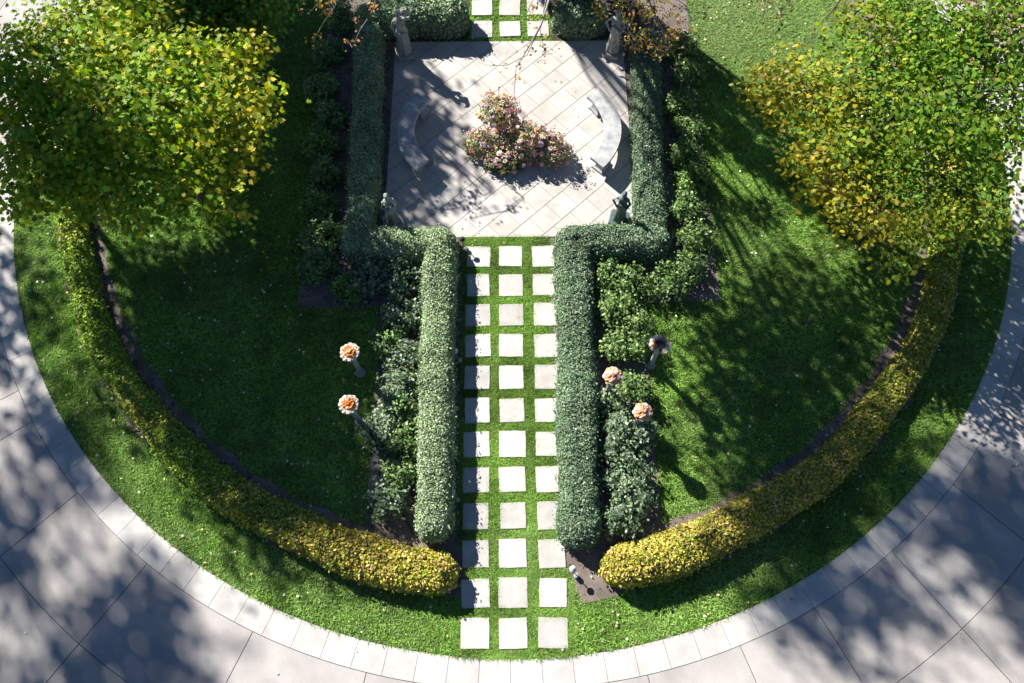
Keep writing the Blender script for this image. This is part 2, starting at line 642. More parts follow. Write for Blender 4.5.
def make_hedge(name, pts, w, h, density, leaf, pal, seed, label, template=T_OVAL, lump=.05, power=3.2, colfun=None, ragged=.02, upright=.6, taper=None):
    """A clipped hedge along the polyline pts: solid dark core for inner shade + leaves over its rounded surface."""
    global rng
    keep = rng
    rng = np.random.default_rng(seed)
    pts = [np.array(p, dtype=float) for p in pts]
    root = empty(name, (pts[0][0], pts[0][1], 0), label=label, cat='hedge')
    o0 = np.array([pts[0][0], pts[0][1], 0])
    seglen = [np.linalg.norm(b - a) for a, b in zip(pts, pts[1:])]
    L = sum(seglen)
    area = L * (2 * w + 2 * h * .9)
    n = int(area * density)

    def wloc(p2):
        k = w * (1 + lump * vnoise(p2, 2.1, seed) + lump * .7 * vnoise(p2, 5.5, seed + 1))
        return k * (taper(p2) if taper else 1)

    def hloc(p2):
        k = h * (1 + lump * vnoise(p2, 1.7, seed + 2) + lump * .7 * vnoise(p2, 6.0, seed + 3))
        return k * (taper(p2) if taper else 1)
    # choose segments incl. end caps
    ncap = int(n * (PI * w / 2) / max(L, .1))
    si = rng.choice(len(seglen), size=n, p=np.array(seglen) / L)
    A = np.array(pts[:-1])[si]; Bv = np.array(pts[1:])[si]
    t = rng.uniform(size=(n, 1))
    base = A + (Bv - A) * t
    dirv = unit(Bv - A)
    nor = np.stack([-dirv[:, 1], dirv[:, 0]], 1) * rng.choice([-1, 1], size=(n, 1))
    # joints and caps
    caps_b, caps_n = [], []
    for e, q in ((pts[0], pts[1]), (pts[-1], pts[-2])):
        dv = (e - q) / np.linalg.norm(e - q)
        ang = math.atan2(dv[1], dv[0]) + rng.uniform(-PI / 2, PI / 2, size=ncap)
        caps_b.append(np.repeat(e[None], ncap, 0)); caps_n.append(np.stack([np.cos(ang), np.sin(ang)], 1))
    for e in pts[1:-1]:
        if len(pts) < 8:
            ang = rng.uniform(0, 2 * PI, size=ncap * 2)
            caps_b.append(np.repeat(e[None], ncap * 2, 0)); caps_n.append(np.stack([np.cos(ang), np.sin(ang)], 1))
    base = np.concatenate([base] + caps_b); nor = np.concatenate([nor] + caps_n)
    # position on the rounded cross-section, sampled evenly by length of its outline
    ph = np.linspace(0, PI / 2, 200)
    ex = 2 / power
    xs, zs = w * np.cos(ph) ** ex, h * np.sin(ph) ** ex
    cl = np.concatenate([[0], np.cumsum(np.hypot(np.diff(xs), np.diff(zs)))])
    u = rng.uniform(0, cl[-1], size=len(base))
    dd = np.interp(u, cl, xs); zz = np.interp(u, cl, zs)
    gx = np.interp(u, cl, (np.abs(xs / w) ** (power - 1)) / w); gz = np.interp(u, cl, (np.abs(zs / h) ** (power - 1)) / h)
    p2 = base + nor * (dd * (wloc(base + nor * .1) / w))[:, None]
    ok = poly_dist(p2, pts) > dd * (.93 if taper is None else .66) - .012
    p2, nor, zz, gx, gz = p2[ok], nor[ok], zz[ok], gx[ok], gz[ok]
    zz = zz * hloc(p2) / h
    N3 = unit(np.concatenate([nor * gx[:, None], gz[:, None]], 1))
    P3 = np.concatenate([p2, zz[:, None]], 1)
    depth = -np.abs(rng.normal(size=(len(P3), 1))) * .035 + rng.uniform(-.01, ragged, size=(len(P3), 1)) + .02 * vnoise(P3, 14, seed + 5)[:, None]
    shoot = (rng.uniform(size=(len(P3), 1)) < .035) * rng.uniform(.02, .10, size=(len(P3), 1))
    P3 = P3 + N3 * depth + N3 * shoot
    P3[:, 2] = np.maximum(P3[:, 2], .03)
    nn = N3 * upright + rng.normal(size=P3.shape) * .55 + np.array([0, 0, .25])
    col = palette(len(P3), *pal)
    col *= (1 + .13 * vnoise(P3, 3.2, seed + 7) + .10 * vnoise(P3, 9, seed + 8))[:, None]
    if colfun is not None: col = colfun(P3, col)
    leaves_obj('foliage', P3 - o0, nn, leaf * rng.uniform(.65, 1.25, size=len(P3)), np.clip(col, .004, .9), template, M['hedge_leaf'], root)
    # solid core as a fine height field, coloured dark to suggest inner shade
    arr = np.array(pts)
    st = .06
    x0, y0 = arr.min(0) - w - .1
    x1, y1 = arr.max(0) + w + .1
    nx, ny = int((x1 - x0) / st) + 1, int((y1 - y0) / st) + 1
    gxx, gyy = np.meshgrid(x0 + np.arange(nx) * st, y0 + np.arange(ny) * st)
    gp = np.stack([gxx.ravel(), gyy.ravel()], 1)
    ds = poly_dist(gp, pts)
    tp = taper(gp) if taper else 1.0
    wl = w * .86 * tp
    zc = np.where(ds < wl, h * .84 * tp * np.maximum(1 - (np.minimum(ds, wl) / wl) ** power, 0) ** (1 / power), 0.0)
    keepv = ds < wl + st * 1.5
    idx = np.arange(nx * ny).reshape(ny, nx)
    q = np.stack([idx[:-1, :-1], idx[:-1, 1:], idx[1:, 1:], idx[1:, :-1]], -1).reshape(-1, 4)
    q = q[keepv[q].all(1)]
    used, inv = np.unique(q, return_inverse=True)
    v = np.concatenate([gp, zc[:, None]], 1)[used] - o0
    link('dark_core', mesh_np('dark_core', v, inv.reshape(-1, 4), 4, smooth=True), M['twig'], root)
    rng = keep
    return root


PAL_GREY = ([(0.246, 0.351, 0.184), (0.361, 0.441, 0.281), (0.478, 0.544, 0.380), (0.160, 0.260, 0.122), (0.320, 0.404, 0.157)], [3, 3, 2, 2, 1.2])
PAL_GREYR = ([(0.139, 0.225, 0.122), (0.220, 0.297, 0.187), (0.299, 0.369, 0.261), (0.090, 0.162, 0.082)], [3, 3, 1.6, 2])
PAL_TOP = ([(0.174, 0.267, 0.124), (0.328, 0.399, 0.268), (0.406, 0.476, 0.357), (0.116, 0.209, 0.089)], [3, 2, 1.4, 2])

HL = [at(368, 12, .5), at(365, 120, .5), at(361, 200, .5), (-3.55, 8.82), (-1.68, 8.82), (-1.64, 5.5), (-1.60, 2.42)]
make_hedge('clipped_hedge', HL[:3] + [(-3.56, 8.9)], .37, .60, 4300, .046, PAL_GREY, 21,
           'grey-green clipped hedge running up the left side of the terrace, mostly in shade', lump=.09)
make_hedge('clipped_hedge', [(-3.2, 8.84), (-1.66, 8.84), (-1.63, 5.5), (-1.585, 2.5)], .385, .66, 4300, .046, PAL_GREY, 22,
           'pale grey-green clipped hedge bending from the terrace down the left side of the stone path', lump=.08)
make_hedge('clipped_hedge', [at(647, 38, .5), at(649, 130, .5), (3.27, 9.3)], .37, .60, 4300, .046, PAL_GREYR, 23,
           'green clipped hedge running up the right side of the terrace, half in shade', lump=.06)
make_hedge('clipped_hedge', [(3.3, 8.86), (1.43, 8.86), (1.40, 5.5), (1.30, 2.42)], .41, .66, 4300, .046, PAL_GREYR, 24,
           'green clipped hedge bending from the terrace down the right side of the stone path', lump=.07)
make_hedge('block_hedge', [(-3.2, 15.72), (-1.55, 15.72)], .46, .78, 2400, .066, PAL_TOP, 25,
           'square clipped hedge block behind the far terrace edge, left of the stepping stones', power=4.5)
make_hedge('block_hedge', [(1.62, 15.66), (2.15, 15.66)], .46, .75, 2400, .066, PAL_TOP, 26,
           'short clipped hedge block behind the far terrace edge, right of the stepping stones', power=4.5)

PAL_YEL = ([(0.497, 0.447, 0.055), (0.354, 0.373, 0.055), (0.623, 0.466, 0.129), (0.208, 0.261, 0.046), (0.685, 0.504, 0.257), (0.456, 0.243, 0.110)], [3, 3, 2, 2, .9, .7])
PAL_OLV = ([(0.223, 0.358, 0.036), (0.172, 0.295, 0.036), (0.360, 0.464, 0.061), (0.275, 0.304, 0.073), (0.412, 0.482, 0.145)], [3, 3, 2, .6, .6])
_pg = np.array(PAL_OLV[0]); _pw = np.array(PAL_OLV[1]) / sum(PAL_OLV[1])


def arc_col(lo, hi, patch):
    """greener far from the tip, golden towards it, with patches"""
    def f(P, col):
        ang = np.degrees(np.arctan2(P[:, 0] - CX, -(P[:, 1] - CY)))
        t = np.clip((np.abs(ang) - lo) / (hi - lo), 0, 1) + patch * vnoise(P[:, :2], 1.9, 77)
        pick = rng.uniform(size=len(P)) < np.clip(t, 0, 1)
        alt = _pg[rng.choice(len(_pg), size=len(P), p=_pw)] * (1 + rng.normal(size=(len(P), 1)) * .2)
        return np.where(pick[:, None], alt, col)
    return f


def arc_taper(p2):
    ang = np.abs(np.degrees(np.arctan2(p2[:, 0] - CX, -(p2[:, 1] - CY))))
    return 1 - .26 * np.clip((ang - 18) / 35, 0, 1)


def arc_pts(a0, a1, r=10.72, n=40, wob=.0):
    return [polar(r + wob * math.sin(k * .7), a0 + (a1 - a0) * k / (n - 1)) for k in range(n)]


make_hedge('curved_hedge', arc_pts(-8.4, -112, 10.72, 44, .03), .41, .54, 2600, .064, PAL_YEL, 31,
           'long curved low hedge on the left, golden at its rounded end, olive further up', lump=.06, power=2.7,
           colfun=arc_col(16, 42, .4), ragged=.04, taper=arc_taper)
make_hedge('curved_hedge', arc_pts(11.3, 112, 10.70, 44, .03), .41, .54, 2600, .064, PAL_YEL, 32,
           'long curved golden hedge on the right, sweeping up under the golden tree', lump=.06, power=2.7,
           colfun=arc_col(48, 100, .45), ragged=.04, taper=arc_taper)

# ------------------------------------------------------------------ shrubs of the beds
PAL_ROSE = ([(0.115, 0.207, 0.060), (0.172, 0.280, 0.085), (0.230, 0.325, 0.130), (0.069, 0.134, 0.040), (0.230, 0.325, 0.070)], [3, 3, 2, 1.6, 1.4])
PAL_FRESH = ([(0.135, 0.254, 0.051), (0.203, 0.321, 0.076), (0.085, 0.169, 0.043), (0.270, 0.355, 0.101)], [3, 2, 2, 1])
PAL_SILV = ([(.15, .23, .12), (.23, .30, .20), (.10, .165, .075), (.29, .35, .27), (.19, .28, .09)], [3, 3, 2, 1, 1])


def make_shrub(px, py, rp, label, pal, seed, z=.42, flowers=0, dens=1.0, group=None, cat='shrub', name='rose_shrub'):
    global rng
    keep = rng
    rng = np.random.default_rng(seed)
    x, y = at(px, py, z)
    rr = rp / 36.0
    root = empty(name, (x, y, 0), label=label, cat=cat, group=group)
    ns = max(10, int(44 * dens * rr / .5))
    d = unit(rng.normal(size=(ns, 3)))
    d[:, 2] = np.abs(d[:, 2])
    tips = d * rng.uniform(.55, 1.05, size=(ns, 1)) * np.array([rr, rr, z * 1.25]) + np.array([0, 0, .12])
    bm = bmesh.new()
    for k in range(ns):
        b0 = np.array([rng.normal() * .05, rng.normal() * .05, 0])
        m = b0 * .5 + tips[k] * .5 + np.array([0, 0, .06]) + rng.normal(size=3) * .02
        add_tube(bm, [b0, m, tips[k]], [.012, .009, .004], 4, cap=False)
    bm_obj('stems', bm, M['twig'], root)
    per = 34
    n = ns * per
    ci = np.repeat(np.arange(ns), per)
    p = tips[ci] * rng.uniform(.72, 1.0, size=(n, 1)) + rng.normal(size=(n, 3)) * .065
    p[:, 2] = np.maximum(p[:, 2], .04)
    nr = rng.normal(size=(n, 3)) * .6 + d[ci] * .5 + np.array([0, 0, .7])
    col = palette(n, *pal) * (1 + rng.normal(size=ns) * .12)[ci][:, None]
    leaves_obj('foliage', p, nr, .074 * rng.uniform(.6, 1.3, size=n), np.clip(col, .004, .9), T_OVAL, M['shrub_leaf'], root)
    for k in range(flowers):
        q = tips[rng.integers(ns)] * 1.04
        n2 = 14
        dd = unit(rng.normal(size=(n2, 3)) + np.array([0, 0, .6]))
        leaves_obj('blossom', q + dd * .028, dd + rng.normal(size=(n2, 3)) * .3, .055, palette(n2, [(.75, .68, .62), (.80, .74, .70)], [1, 1], .05), T_OVAL, M['petal'], root)
    rng = keep
    return root


sd = 100
rowsL = [(338, 12, 18), (327, 48, 17), (322, 84, 19), (330, 112, 17), (319, 140, 18), (326, 170, 17), (316, 200, 17), (321, 232, 18), (316, 262, 18)]
for i, (px, py, rp) in enumerate(rowsL):
    make_shrub(px, py, rp, 'green rose shrub in the row left of the terrace hedge, %s from the top' % ORD[i],
               PAL_FRESH if i in (4, 6) else PAL_ROSE, sd + i, flowers=(1 if i in (2, 3, 4, 7) else 0), group='rose shrubs left of the terrace hedge')
clL = [(346, 285, 15, PAL_FRESH, 'small fresh green shrub in the left bed, just left of the silvery pair'),
       (366, 272, 22, PAL_SILV, 'broad silvery shrub below the left hedge bend, the left of a pair'),
       (401, 274, 21, PAL_SILV, 'broad silvery shrub below the left hedge bend, tucked into the hedge corner')]
for i, (px, py, rp, pal, lab) in enumerate(clL):
    make_shrub(px, py, rp, lab, pal, sd + 20 + i, flowers=0)
colL = [(403, 312, 19), (388, 336, 18), (404, 352, 18), (398, 384, 18), (402, 406, 14), (384, 424, 22), (404, 436, 17), (398, 470, 13), (386, 497, 17)]
for i, (px, py, rp) in enumerate(colL):
    make_shrub(px, py, rp, 'grey-green shrub in the narrow bed left of the path hedge, %s from its top' % ORD[i],
               [PAL_SILV, PAL_ROSE, PAL_SILV, PAL_SILV, PAL_ROSE, PAL_SILV, PAL_ROSE, PAL_ROSE, PAL_SILV][i], sd + 40 + i,
               flowers=(1 if i in (2, 3) else 0), group='shrubs in the narrow left bed')
rowsR = [(682, 42, 17), (690, 68, 16), (681, 98, 16), (690, 122, 17), (686, 150, 17), (694, 176, 17), (689, 204, 17), (697, 232, 17), (693, 262, 15)]
for i, (px, py, rp) in enumerate(rowsR):
    make_shrub(px, py, rp, 'rose shrub in the row right of the terrace hedge, %s from the top' % ORD[i],
               PAL_ROSE if i != 5 else PAL_FRESH, sd + 60 + i, flowers=(1 if i in (1, 3, 5) else 0), group='rose shrubs right of the terrace hedge')
make_shrub(671, 279, 19, 'rounded green shrub alone in the right bed corner beside the lawn, below the hedge', PAL_ROSE, sd + 80)
colR = [(608, 272, 12), (630, 282, 21), (614, 305, 18), (632, 324, 20), (616, 346, 15), (640, 345, 13), (634, 386, 14), (612, 402, 14), (622, 424, 15), (641, 430, 15), (618, 446, 15), (628, 470, 20), (634, 492, 18), (622, 515, 17)]
for i, (px, py, rp) in enumerate(colR):
    make_shrub(px, py, rp, 'grey-green shrub in the narrow bed right of the path hedge, %s from its top' % ORD[i],
               PAL_SILV if i > 6 else PAL_ROSE, sd + 90 + i, flowers=(1 if i == 5 else 0), group='shrubs in the narrow right bed')

# ------------------------------------------------------------------ grass
def in_poly(p, poly):
    x, y = p[:, 0], p[:, 1]
    ins = np.zeros(len(p), dtype=bool)
    n = len(poly)
    for i in range(n):
        x0, y0 = poly[i]; x1, y1 = poly[(i + 1) % n]
        if y0 == y1: continue
        c = ((y0 > y) != (y1 > y)) & (x < (x1 - x0) * (y - y0) / (y1 - y0) + x0)
        ins ^= c
    return ins


def grass_ok(p, m=0.0):
    r = np.hypot(p[:, 0] - CX, p[:, 1] - CY)
    a = np.degrees(np.arctan2(p[:, 0] - CX, -(p[:, 1] - CY)))
    ok = r < R_LAWN - .01
    w = .06 * np.sin(a * .9) + .03 * np.sin(a * 2.3)
    arc = (r > 10.12 + w * .6) & (r < 11.12 + w) & (((a > -118) & (a < -5.2)) | ((a > 8.5) & (a < 118)))
    ok &= ~arc
    ok &= ~((p[:, 0] > PL[0]) & (p[:, 0] < PL[1]) & (p[:, 1] > PL[2] - .0) & (p[:, 1] < PL[3] + .0))
    for b in (BED_L, BED_R, BED_TL, BED_TR):
        ok &= ~in_poly(p, b)
    for sx, sy in STONES:
        e_ = .262 + .016 * np.sin(p[:, 0] * 31 + sy * 7) * np.cos(p[:, 1] * 27 + sx * 5)
        ok &= ~((np.abs(p[:, 0] - sx) < e_) & (np.abs(p[:, 1] - sy) < e_))
    return ok


rng = np.random.default_rng(5)
NG = 430000
p = np.stack([rng.uniform(-12.2, 12.3, NG), rng.uniform(-.1, 18.6, NG)], 1)
p = p[grass_ok(p)]
# the path gets a denser, finer coat
pp = np.stack([rng.uniform(-1.2, 1.2, 75000), rng.uniform(-.05, 9.2, 75000)], 1)
pp = pp[grass_ok(pp)]
back = np.stack([rng.uniform(-12, 12, 60000), rng.uniform(18.6, 24.4, 60000)], 1)
back = back[grass_ok(back)]
p = np.concatenate([p, pp, back])
n = len(p)
B = 3
hgt = (.034 + .014 * rng.uniform(size=n)) * (1 + .25 * vnoise(p, 2.2, 3))
verts = np.zeros((n, B, 3, 3))
for b in range(B):
    a = rng.uniform(0, 2 * PI, n)
    o = rng.normal(size=(n, 2)) * .02
    wd = .0065 + .005 * rng.uniform(size=n)
    lean = rng.normal(size=(n, 2)) * .042
    dx, dy = np.cos(a) * wd, np.sin(a) * wd
    bx, by = p[:, 0] + o[:, 0], p[:, 1] + o[:, 1]
    z0 = np.zeros(n)
    verts[:, b, 0] = np.stack([bx - dx, by - dy, z0], 1)
    verts[:, b, 1] = np.stack([bx + dx, by + dy, z0], 1)
    verts[:, b, 2] = np.stack([bx + lean[:, 0], by + lean[:, 1], hgt * rng.uniform(.7, 1.2, n)], 1)
f = np.arange(n * B * 3).reshape(-1, 3)
col = palette(n, [(.20, .37, .06), (.26, .43, .08), (.145, .30, .045), (.37, .46, .17), (.29, .47, .10)], [3, 3, 2, 1.1, 1.4], .15)
col *= (1 + .18 * vnoise(p, 1.3, 9) + .20 * vnoise(p, 4.3, 10) + .12 * vnoise(p, 11, 14))[:, None]
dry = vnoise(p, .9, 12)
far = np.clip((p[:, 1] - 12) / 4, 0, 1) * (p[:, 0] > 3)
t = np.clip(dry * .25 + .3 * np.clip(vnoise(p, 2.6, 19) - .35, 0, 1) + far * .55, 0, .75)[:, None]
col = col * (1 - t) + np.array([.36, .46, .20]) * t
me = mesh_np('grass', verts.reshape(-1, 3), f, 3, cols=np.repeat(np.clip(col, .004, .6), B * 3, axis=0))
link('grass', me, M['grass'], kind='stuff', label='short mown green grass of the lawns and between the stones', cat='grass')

# fallen leaves, far too many to count
nl = 5200
q = np.stack([rng.uniform(-14, 14, nl), rng.uniform(-1, 18, nl)], 1)
dens = 0.5 + .5 * vnoise(q, .7, 33)
q = q[(rng.uniform(size=nl) < dens * .75)]
r_ = np.hypot(q[:, 0] - CX, q[:, 1] - CY)
q = q[(r_ < 12.1) | (rng.uniform(size=len(q)) < .06)]
inside_pl = (q[:, 0] > -2.9) & (q[:, 0] < 2.9) & (q[:, 1] > 9.2) & (q[:, 1] < 15.1)
path = (np.abs(q[:, 0]) < 1.2) & (q[:, 1] < 9.2)
q = q[~(inside_pl | path) | (rng.uniform(size=len(q)) < .12)]
z = np.where(grass_ok(q), .052, np.where(np.hypot(q[:, 0] - CX, q[:, 1] - CY) > R_LAWN, .014, .038))
leaves_obj('fallen_leaves', np.concatenate([q, z[:, None]], 1), rng.normal(size=(len(q), 3)) * .3 + np.array([0, 0, 1.]),
           .058 * rng.uniform(.6, 1.3, len(q)), palette(len(q), [(.62, .56, .44), (.48, .36, .20), (.70, .65, .56), (.52, .44, .16)], [3, 2, 2, 1], .15),
           T_MAPLE, M['dry'], kind='stuff', label='dry tan autumn leaves scattered over the grass and beds', cat='leaves')

# mulch and clods on the bare soil
nc = 60000
q = np.stack([rng.uniform(-11.5, 11.5, nc), rng.uniform(.5, 18.5, nc)], 1)
r_ = np.hypot(q[:, 0] - CX, q[:, 1] - CY)
a_ = np.degrees(np.arctan2(q[:, 0] - CX, -(q[:, 1] - CY)))
w_ = .06 * np.sin(a_ * .9) + .03 * np.sin(a_ * 2.3)
inbed = (r_ > 10.12 + w_ * .6) & (r_ < 11.12 + w_) & (((a_ > -118) & (a_ < -5.2)) | ((a_ > 8.5) & (a_ < 118)))
for b in (BED_L, BED_R, BED_TL, BED_TR):
    inbed |= in_poly(q, b)
inbed &= ~((q[:, 0] > PL[0]) & (q[:, 0] < PL[1]) & (q[:, 1] > PL[2]) & (q[:, 1] < PL[3]))
q = q[inbed & ((q[:, 1] > 3.3 + .5 * vnoise(q, 3.0, 41)) | (rng.uniform(size=nc) < .07))]
leaves_obj('mulch', np.concatenate([q, np.full((len(q), 1), .022)], 1), rng.normal(size=(len(q), 3)) * .5 + np.array([0, 0, 1.]),
           .05 * rng.uniform(.4, 1.4, len(q)), palette(len(q), [(.10, .075, .06), (.16, .125, .105), (.05, .036, .03), (.24, .19, .16)], [3, 2, 3, .8], .2),
           T_KITE, M['dry'], kind='stuff', label='dark bark mulch and crumbs of soil covering the planting beds', cat='mulch')

# ------------------------------------------------------------------ benches
def make_bench(cx, cy, sgn, label):
    root = empty('curved_bench', (cx, cy, 0), 0 if sgn < 0 else PI, label=label, cat='bench')
    # local frame: bench bulges towards -x
    def arc(r0, r1, a0, a1, n):
        o = [(-r1 * math.cos(a0 + (a1 - a0) * k / n), -r1 * math.sin(a0 + (a1 - a0) * k / n)) for k in range(n + 1)]
        i = [(-r0 * math.cos(a0 + (a1 - a0) * k / n), -r0 * math.sin(a0 + (a1 - a0) * k / n)) for k in range(n + 1)]
        return o + i[::-1]
    H = .47
    A = math.radians(46)
    bm = bmesh.new()
    tiers = [(1.30, 1.63, .97, H - .125), (1.275, 1.655, .985, H - .105), (1.255, 1.68, 1.0, H - .075), (1.25, 1.685, 1.0, H - .02), (1.262, 1.672, .995, H)]
    rings = []
    for r0, r1, fa, z in tiers:
        rings.append([bm.verts.new((x, y, z)) for x, y in arc(r0, r1, -A * fa, A * fa, 24)])
    n = len(rings[0])
    for a, b in zip(rings, rings[1:]):
        for i in range(n):
            bm.faces.new((a[i], a[(i + 1) % n], b[(i + 1) % n], b[i]))
    for i in range(24):   # top and bottom as quads
        bm.faces.new((rings[-1][i], rings[-1][i + 1], rings[-1][n - 2 - i], rings[-1][n - 1 - i]))
        bm.faces.new((rings[0][i + 1], rings[0][i], rings[0][n - 1 - i], rings[0][n - 2 - i]))
    bmesh.ops.recalc_face_normals(bm, faces=bm.faces[:])
    bm_obj('seat', bm, M['bench'], root)
    for ang in (-36, 0, 36):
        bm = bmesh.new()
        a = math.radians(ang)
        da = math.radians(6.0)
        rings = []
        for k_, (r0, r1, f_, z) in enumerate([(1.30, 1.62, 1.25, .028), (1.30, 1.62, 1.25, .085), (1.34, 1.58, .95, .11), (1.37, 1.55, .8, .20), (1.36, 1.56, .9, .28), (1.32, 1.60, 1.2, .325), (1.32, 1.60, 1.2, H - .127)]):
            rings.append([bm.verts.new((x, y, z)) for x, y in arc(r0, r1, a - da * f_, a + da * f_, 3)])
        n = len(rings[0])
        for q0, q1 in zip(rings, rings[1:]):
            for i in range(n):
                bm.faces.new((q0[i], q0[(i + 1) % n], q1[(i + 1) % n], q1[i]))
        bm.faces.new(rings[0][::-1]); bm.faces.new(rings[-1])
        bmesh.ops.recalc_face_normals(bm, faces=bm.faces[:])
        bm_obj('leg', bm, M['bench'], root)


make_bench(-1.10, 12.0, -1, 'curved grey stone bench on the left side of the terrace, mostly in shade')
make_bench(1.05, 12.03, 1, 'curved pale stone bench on the right side of the terrace, in sunlight')


# ------------------------------------------------------------------ statues
def make_statue(x, y, rz, h, mat, plinth_mat, label, pose):
    root = empty('garden_statue', (x, y, 0), rz, label=label, cat='statue')
    ph = .16
    bm = bmesh.new()
    s = .23
    ch = .045
    poly = [(-s, -s + ch), (-s + ch, -s), (s - ch, -s), (s, -s + ch), (s, s - ch), (s - ch, s), (-s + ch, s), (-s, s - ch)]
    add_prism(bm, poly, .0, ph, .015)
    bm_obj('plinth', bm, plinth_mat, root)
    # one continuous draped figure, 7.5 heads tall, front towards -y
    fh = h - ph
    hd = fh / 7.5
    bm = bmesh.new()
    seg = 28
    prof = [(.0, .150, .135, 0), (.05, .150, .14, 0), (.12, .135, .125, 0), (.25, .120, .11, .005), (.38, .112, .105, .012), (.48, .118, .108, .018),
            (.53, .122, .105, .016), (.60, .090, .078, .008), (.66, .092, .085, .004), (.72, .108, .098, .0), (.78, .118, .088, .0), (.815, .105, .075, .0), (.835, .055, .05, .0), (.86, .037, .04, -.004), (.885, .036, .04, -.006)]
    sc = fh / 1.3 * 1.22
    rings = []
    for (t, rx, ry, ox) in prof:
        ring = []
        for k in range(seg):
            a = 2 * PI * k / seg
            fold = 1 + (.10 * math.sin(a * 7 + t * 3) + .05 * math.sin(a * 11 + 1)) * max(0, (.55 - t)) / .55 * 1.2
            ring.append(bm.verts.new((ox * sc + rx * sc * fold * math.cos(a), ry * sc * fold * math.sin(a), t * fh)))
        rings.append(ring)
    for a, b in zip(rings, rings[1:]):
        for k in range(seg):
            bm.faces.new((a[k], a[(k + 1) % seg], b[(k + 1) % seg], b[k]))
    bm.faces.new(rings[0][::-1]); bm.faces.new(rings[-1])

    def ball(c, rx, ry, rz_):
        m = Matrix.Translation(c) @ Matrix.Diagonal((rx, ry, rz_, 1))
        bmesh.ops.create_uvsphere(bm, u_segments=16, v_segments=10, radius=1, matrix=m)
    hc = Vector((0, -.008, fh * .934))
    ball(hc, hd * .36, hd * .42, hd * .5)
    ball(hc + Vector((0, hd * .22, hd * .12)), hd * .40, hd * .36, hd * .42)        # hair
    ball(hc + Vector((0, hd * .5, hd * .0)), hd * .2, hd * .22, hd * .22)           # bun
    ball(hc + Vector((0, -hd * .42, -hd * .02)), hd * .07, hd * .1, hd * .12)       # nose
    ball(hc + Vector((0, -hd * .36, -hd * .26)), hd * .13, hd * .06, hd * .05)      # mouth
    for sx in (-1, 1):
        ball(hc + Vector((sx * hd * .15, -hd * .36, hd * .06)), hd * .07, hd * .05, hd * .05)
        ball(hc + Vector((sx * hd * .36, 0, -hd * .02)), hd * .06, hd * .1, hd * .14)
        ball(Vector((sx * .05 * sc, -.075 * sc, fh * .715)), .045 * sc, .04 * sc, .045 * sc)

    def limb(pts, rr):
        add_tube(bm, [Vector(p) for p in pts], rr, 10)
    sh = fh * .79
    r1, r2, r3 = .042 * sc, .034 * sc, .026 * sc

    def hand(c, d):
        c = Vector(c); d = Vector(d).normalized()
        limb([c, c + d * .035 * sc, c + d * .06 * sc], [.024 * sc, .03 * sc, .026 * sc])
        side = d.cross(Vector((0, 0, 1)))
        if side.length < .1: side = Vector((1, 0, 0))
        side.normalize()
        for i, ln in enumerate((.05, .058, .055, .042)):
            o = c + d * .055 * sc + side * (i - 1.5) * .013 * sc
            limb([o, o + d * ln * .5 * sc, o + d * ln * sc + Vector((0, 0, -.012 * sc))], [.0075 * sc, .007 * sc, .0055 * sc])
        o = c + d * .015 * sc + side * -.028 * sc
        limb([o, o + (d - side * .7).normalized() * .045 * sc], [.009 * sc, .006 * sc])
    if pose == 'raised':          # one hand holds an urn at the shoulder, the other lies across the waist
        limb([(.10 * sc, 0, sh), (.20 * sc, -.02, sh + .01), (.235 * sc, -.03, sh + .12 * sc), (.15 * sc, -.05, sh + .24 * sc)], [r1, r2, r3, r3 * .9])
        hand((.15 * sc, -.05, sh + .24 * sc), (-.9, -.1, .25))
        limb([(-.10 * sc, 0, sh), (-.165 * sc, .0, sh - .14 * sc), (-.12 * sc, -.10 * sc, sh - .27 * sc), (-.0 * sc, -.125 * sc, sh - .24 * sc)], [r1, r2, r3, r3 * .8])
        hand((-.0 * sc, -.125 * sc, sh - .24 * sc), (1, -.1, .2))
    elif pose == 'hip':
        limb([(-.10 * sc, 0, sh), (-.22 * sc, .02, sh - .16 * sc), (-.12 * sc, -.03, sh - .30 * sc)], [r1, r2, r3 * .9])
        hand((-.13 * sc, -.03, sh - .29 * sc), (.7, -.2, -.5))
        limb([(.10 * sc, 0, sh), (.165 * sc, -.01, sh - .16 * sc), (.11 * sc, -.12 * sc, sh - .23 * sc), (.02 * sc, -.14 * sc, sh - .12 * sc)], [r1, r2, r3, r3 * .9])
        hand((.02 * sc, -.14 * sc, sh - .12 * sc), (-.6, -.1, .6))
    else:                         # both arms hold a sheaf against the chest
        for sx in (-1, 1):
            limb([(sx * .10 * sc, 0, sh), (sx * .16 * sc, -.01, sh - .17 * sc), (sx * .06 * sc, -.125 * sc, sh - .20 * sc)], [r1, r2, r3])
            hand((sx * .06 * sc, -.125 * sc, sh - .20 * sc), (-sx, -.2, .25))
    # sash falling from the shoulder
    limb([(-.09 * sc, -.06 * sc, sh - .0), (0, -.105 * sc, sh - .16 * sc), (.09 * sc, -.085 * sc, sh - .30 * sc), (.11 * sc, -.06 * sc, fh * .3), (.12 * sc, -.05 * sc, fh * .08)], [.028 * sc, .022 * sc, .026 * sc, .03 * sc, .034 * sc])
    me = bpy.data.meshes.new('figure')
    bm.normal_update(); bm.to_mesh(me); bm.free()
    tmp = bpy.data.objects.new('figure', me)
    COL.objects.link(tmp)
    md = tmp.modifiers.new('r', 'REMESH')
    md.mode = 'VOXEL'; md.voxel_size = .0085; md.use_smooth_shade = True
    ms = tmp.modifiers.new('s', 'SMOOTH'); ms.iterations = 3; ms.factor = .5
    dg = bpy.context.evaluated_depsgraph_get()
    me2 = bpy.data.meshes.new_from_object(tmp.evaluated_get(dg))
    me2.name = 'figure'
    bpy.data.objects.remove(tmp)
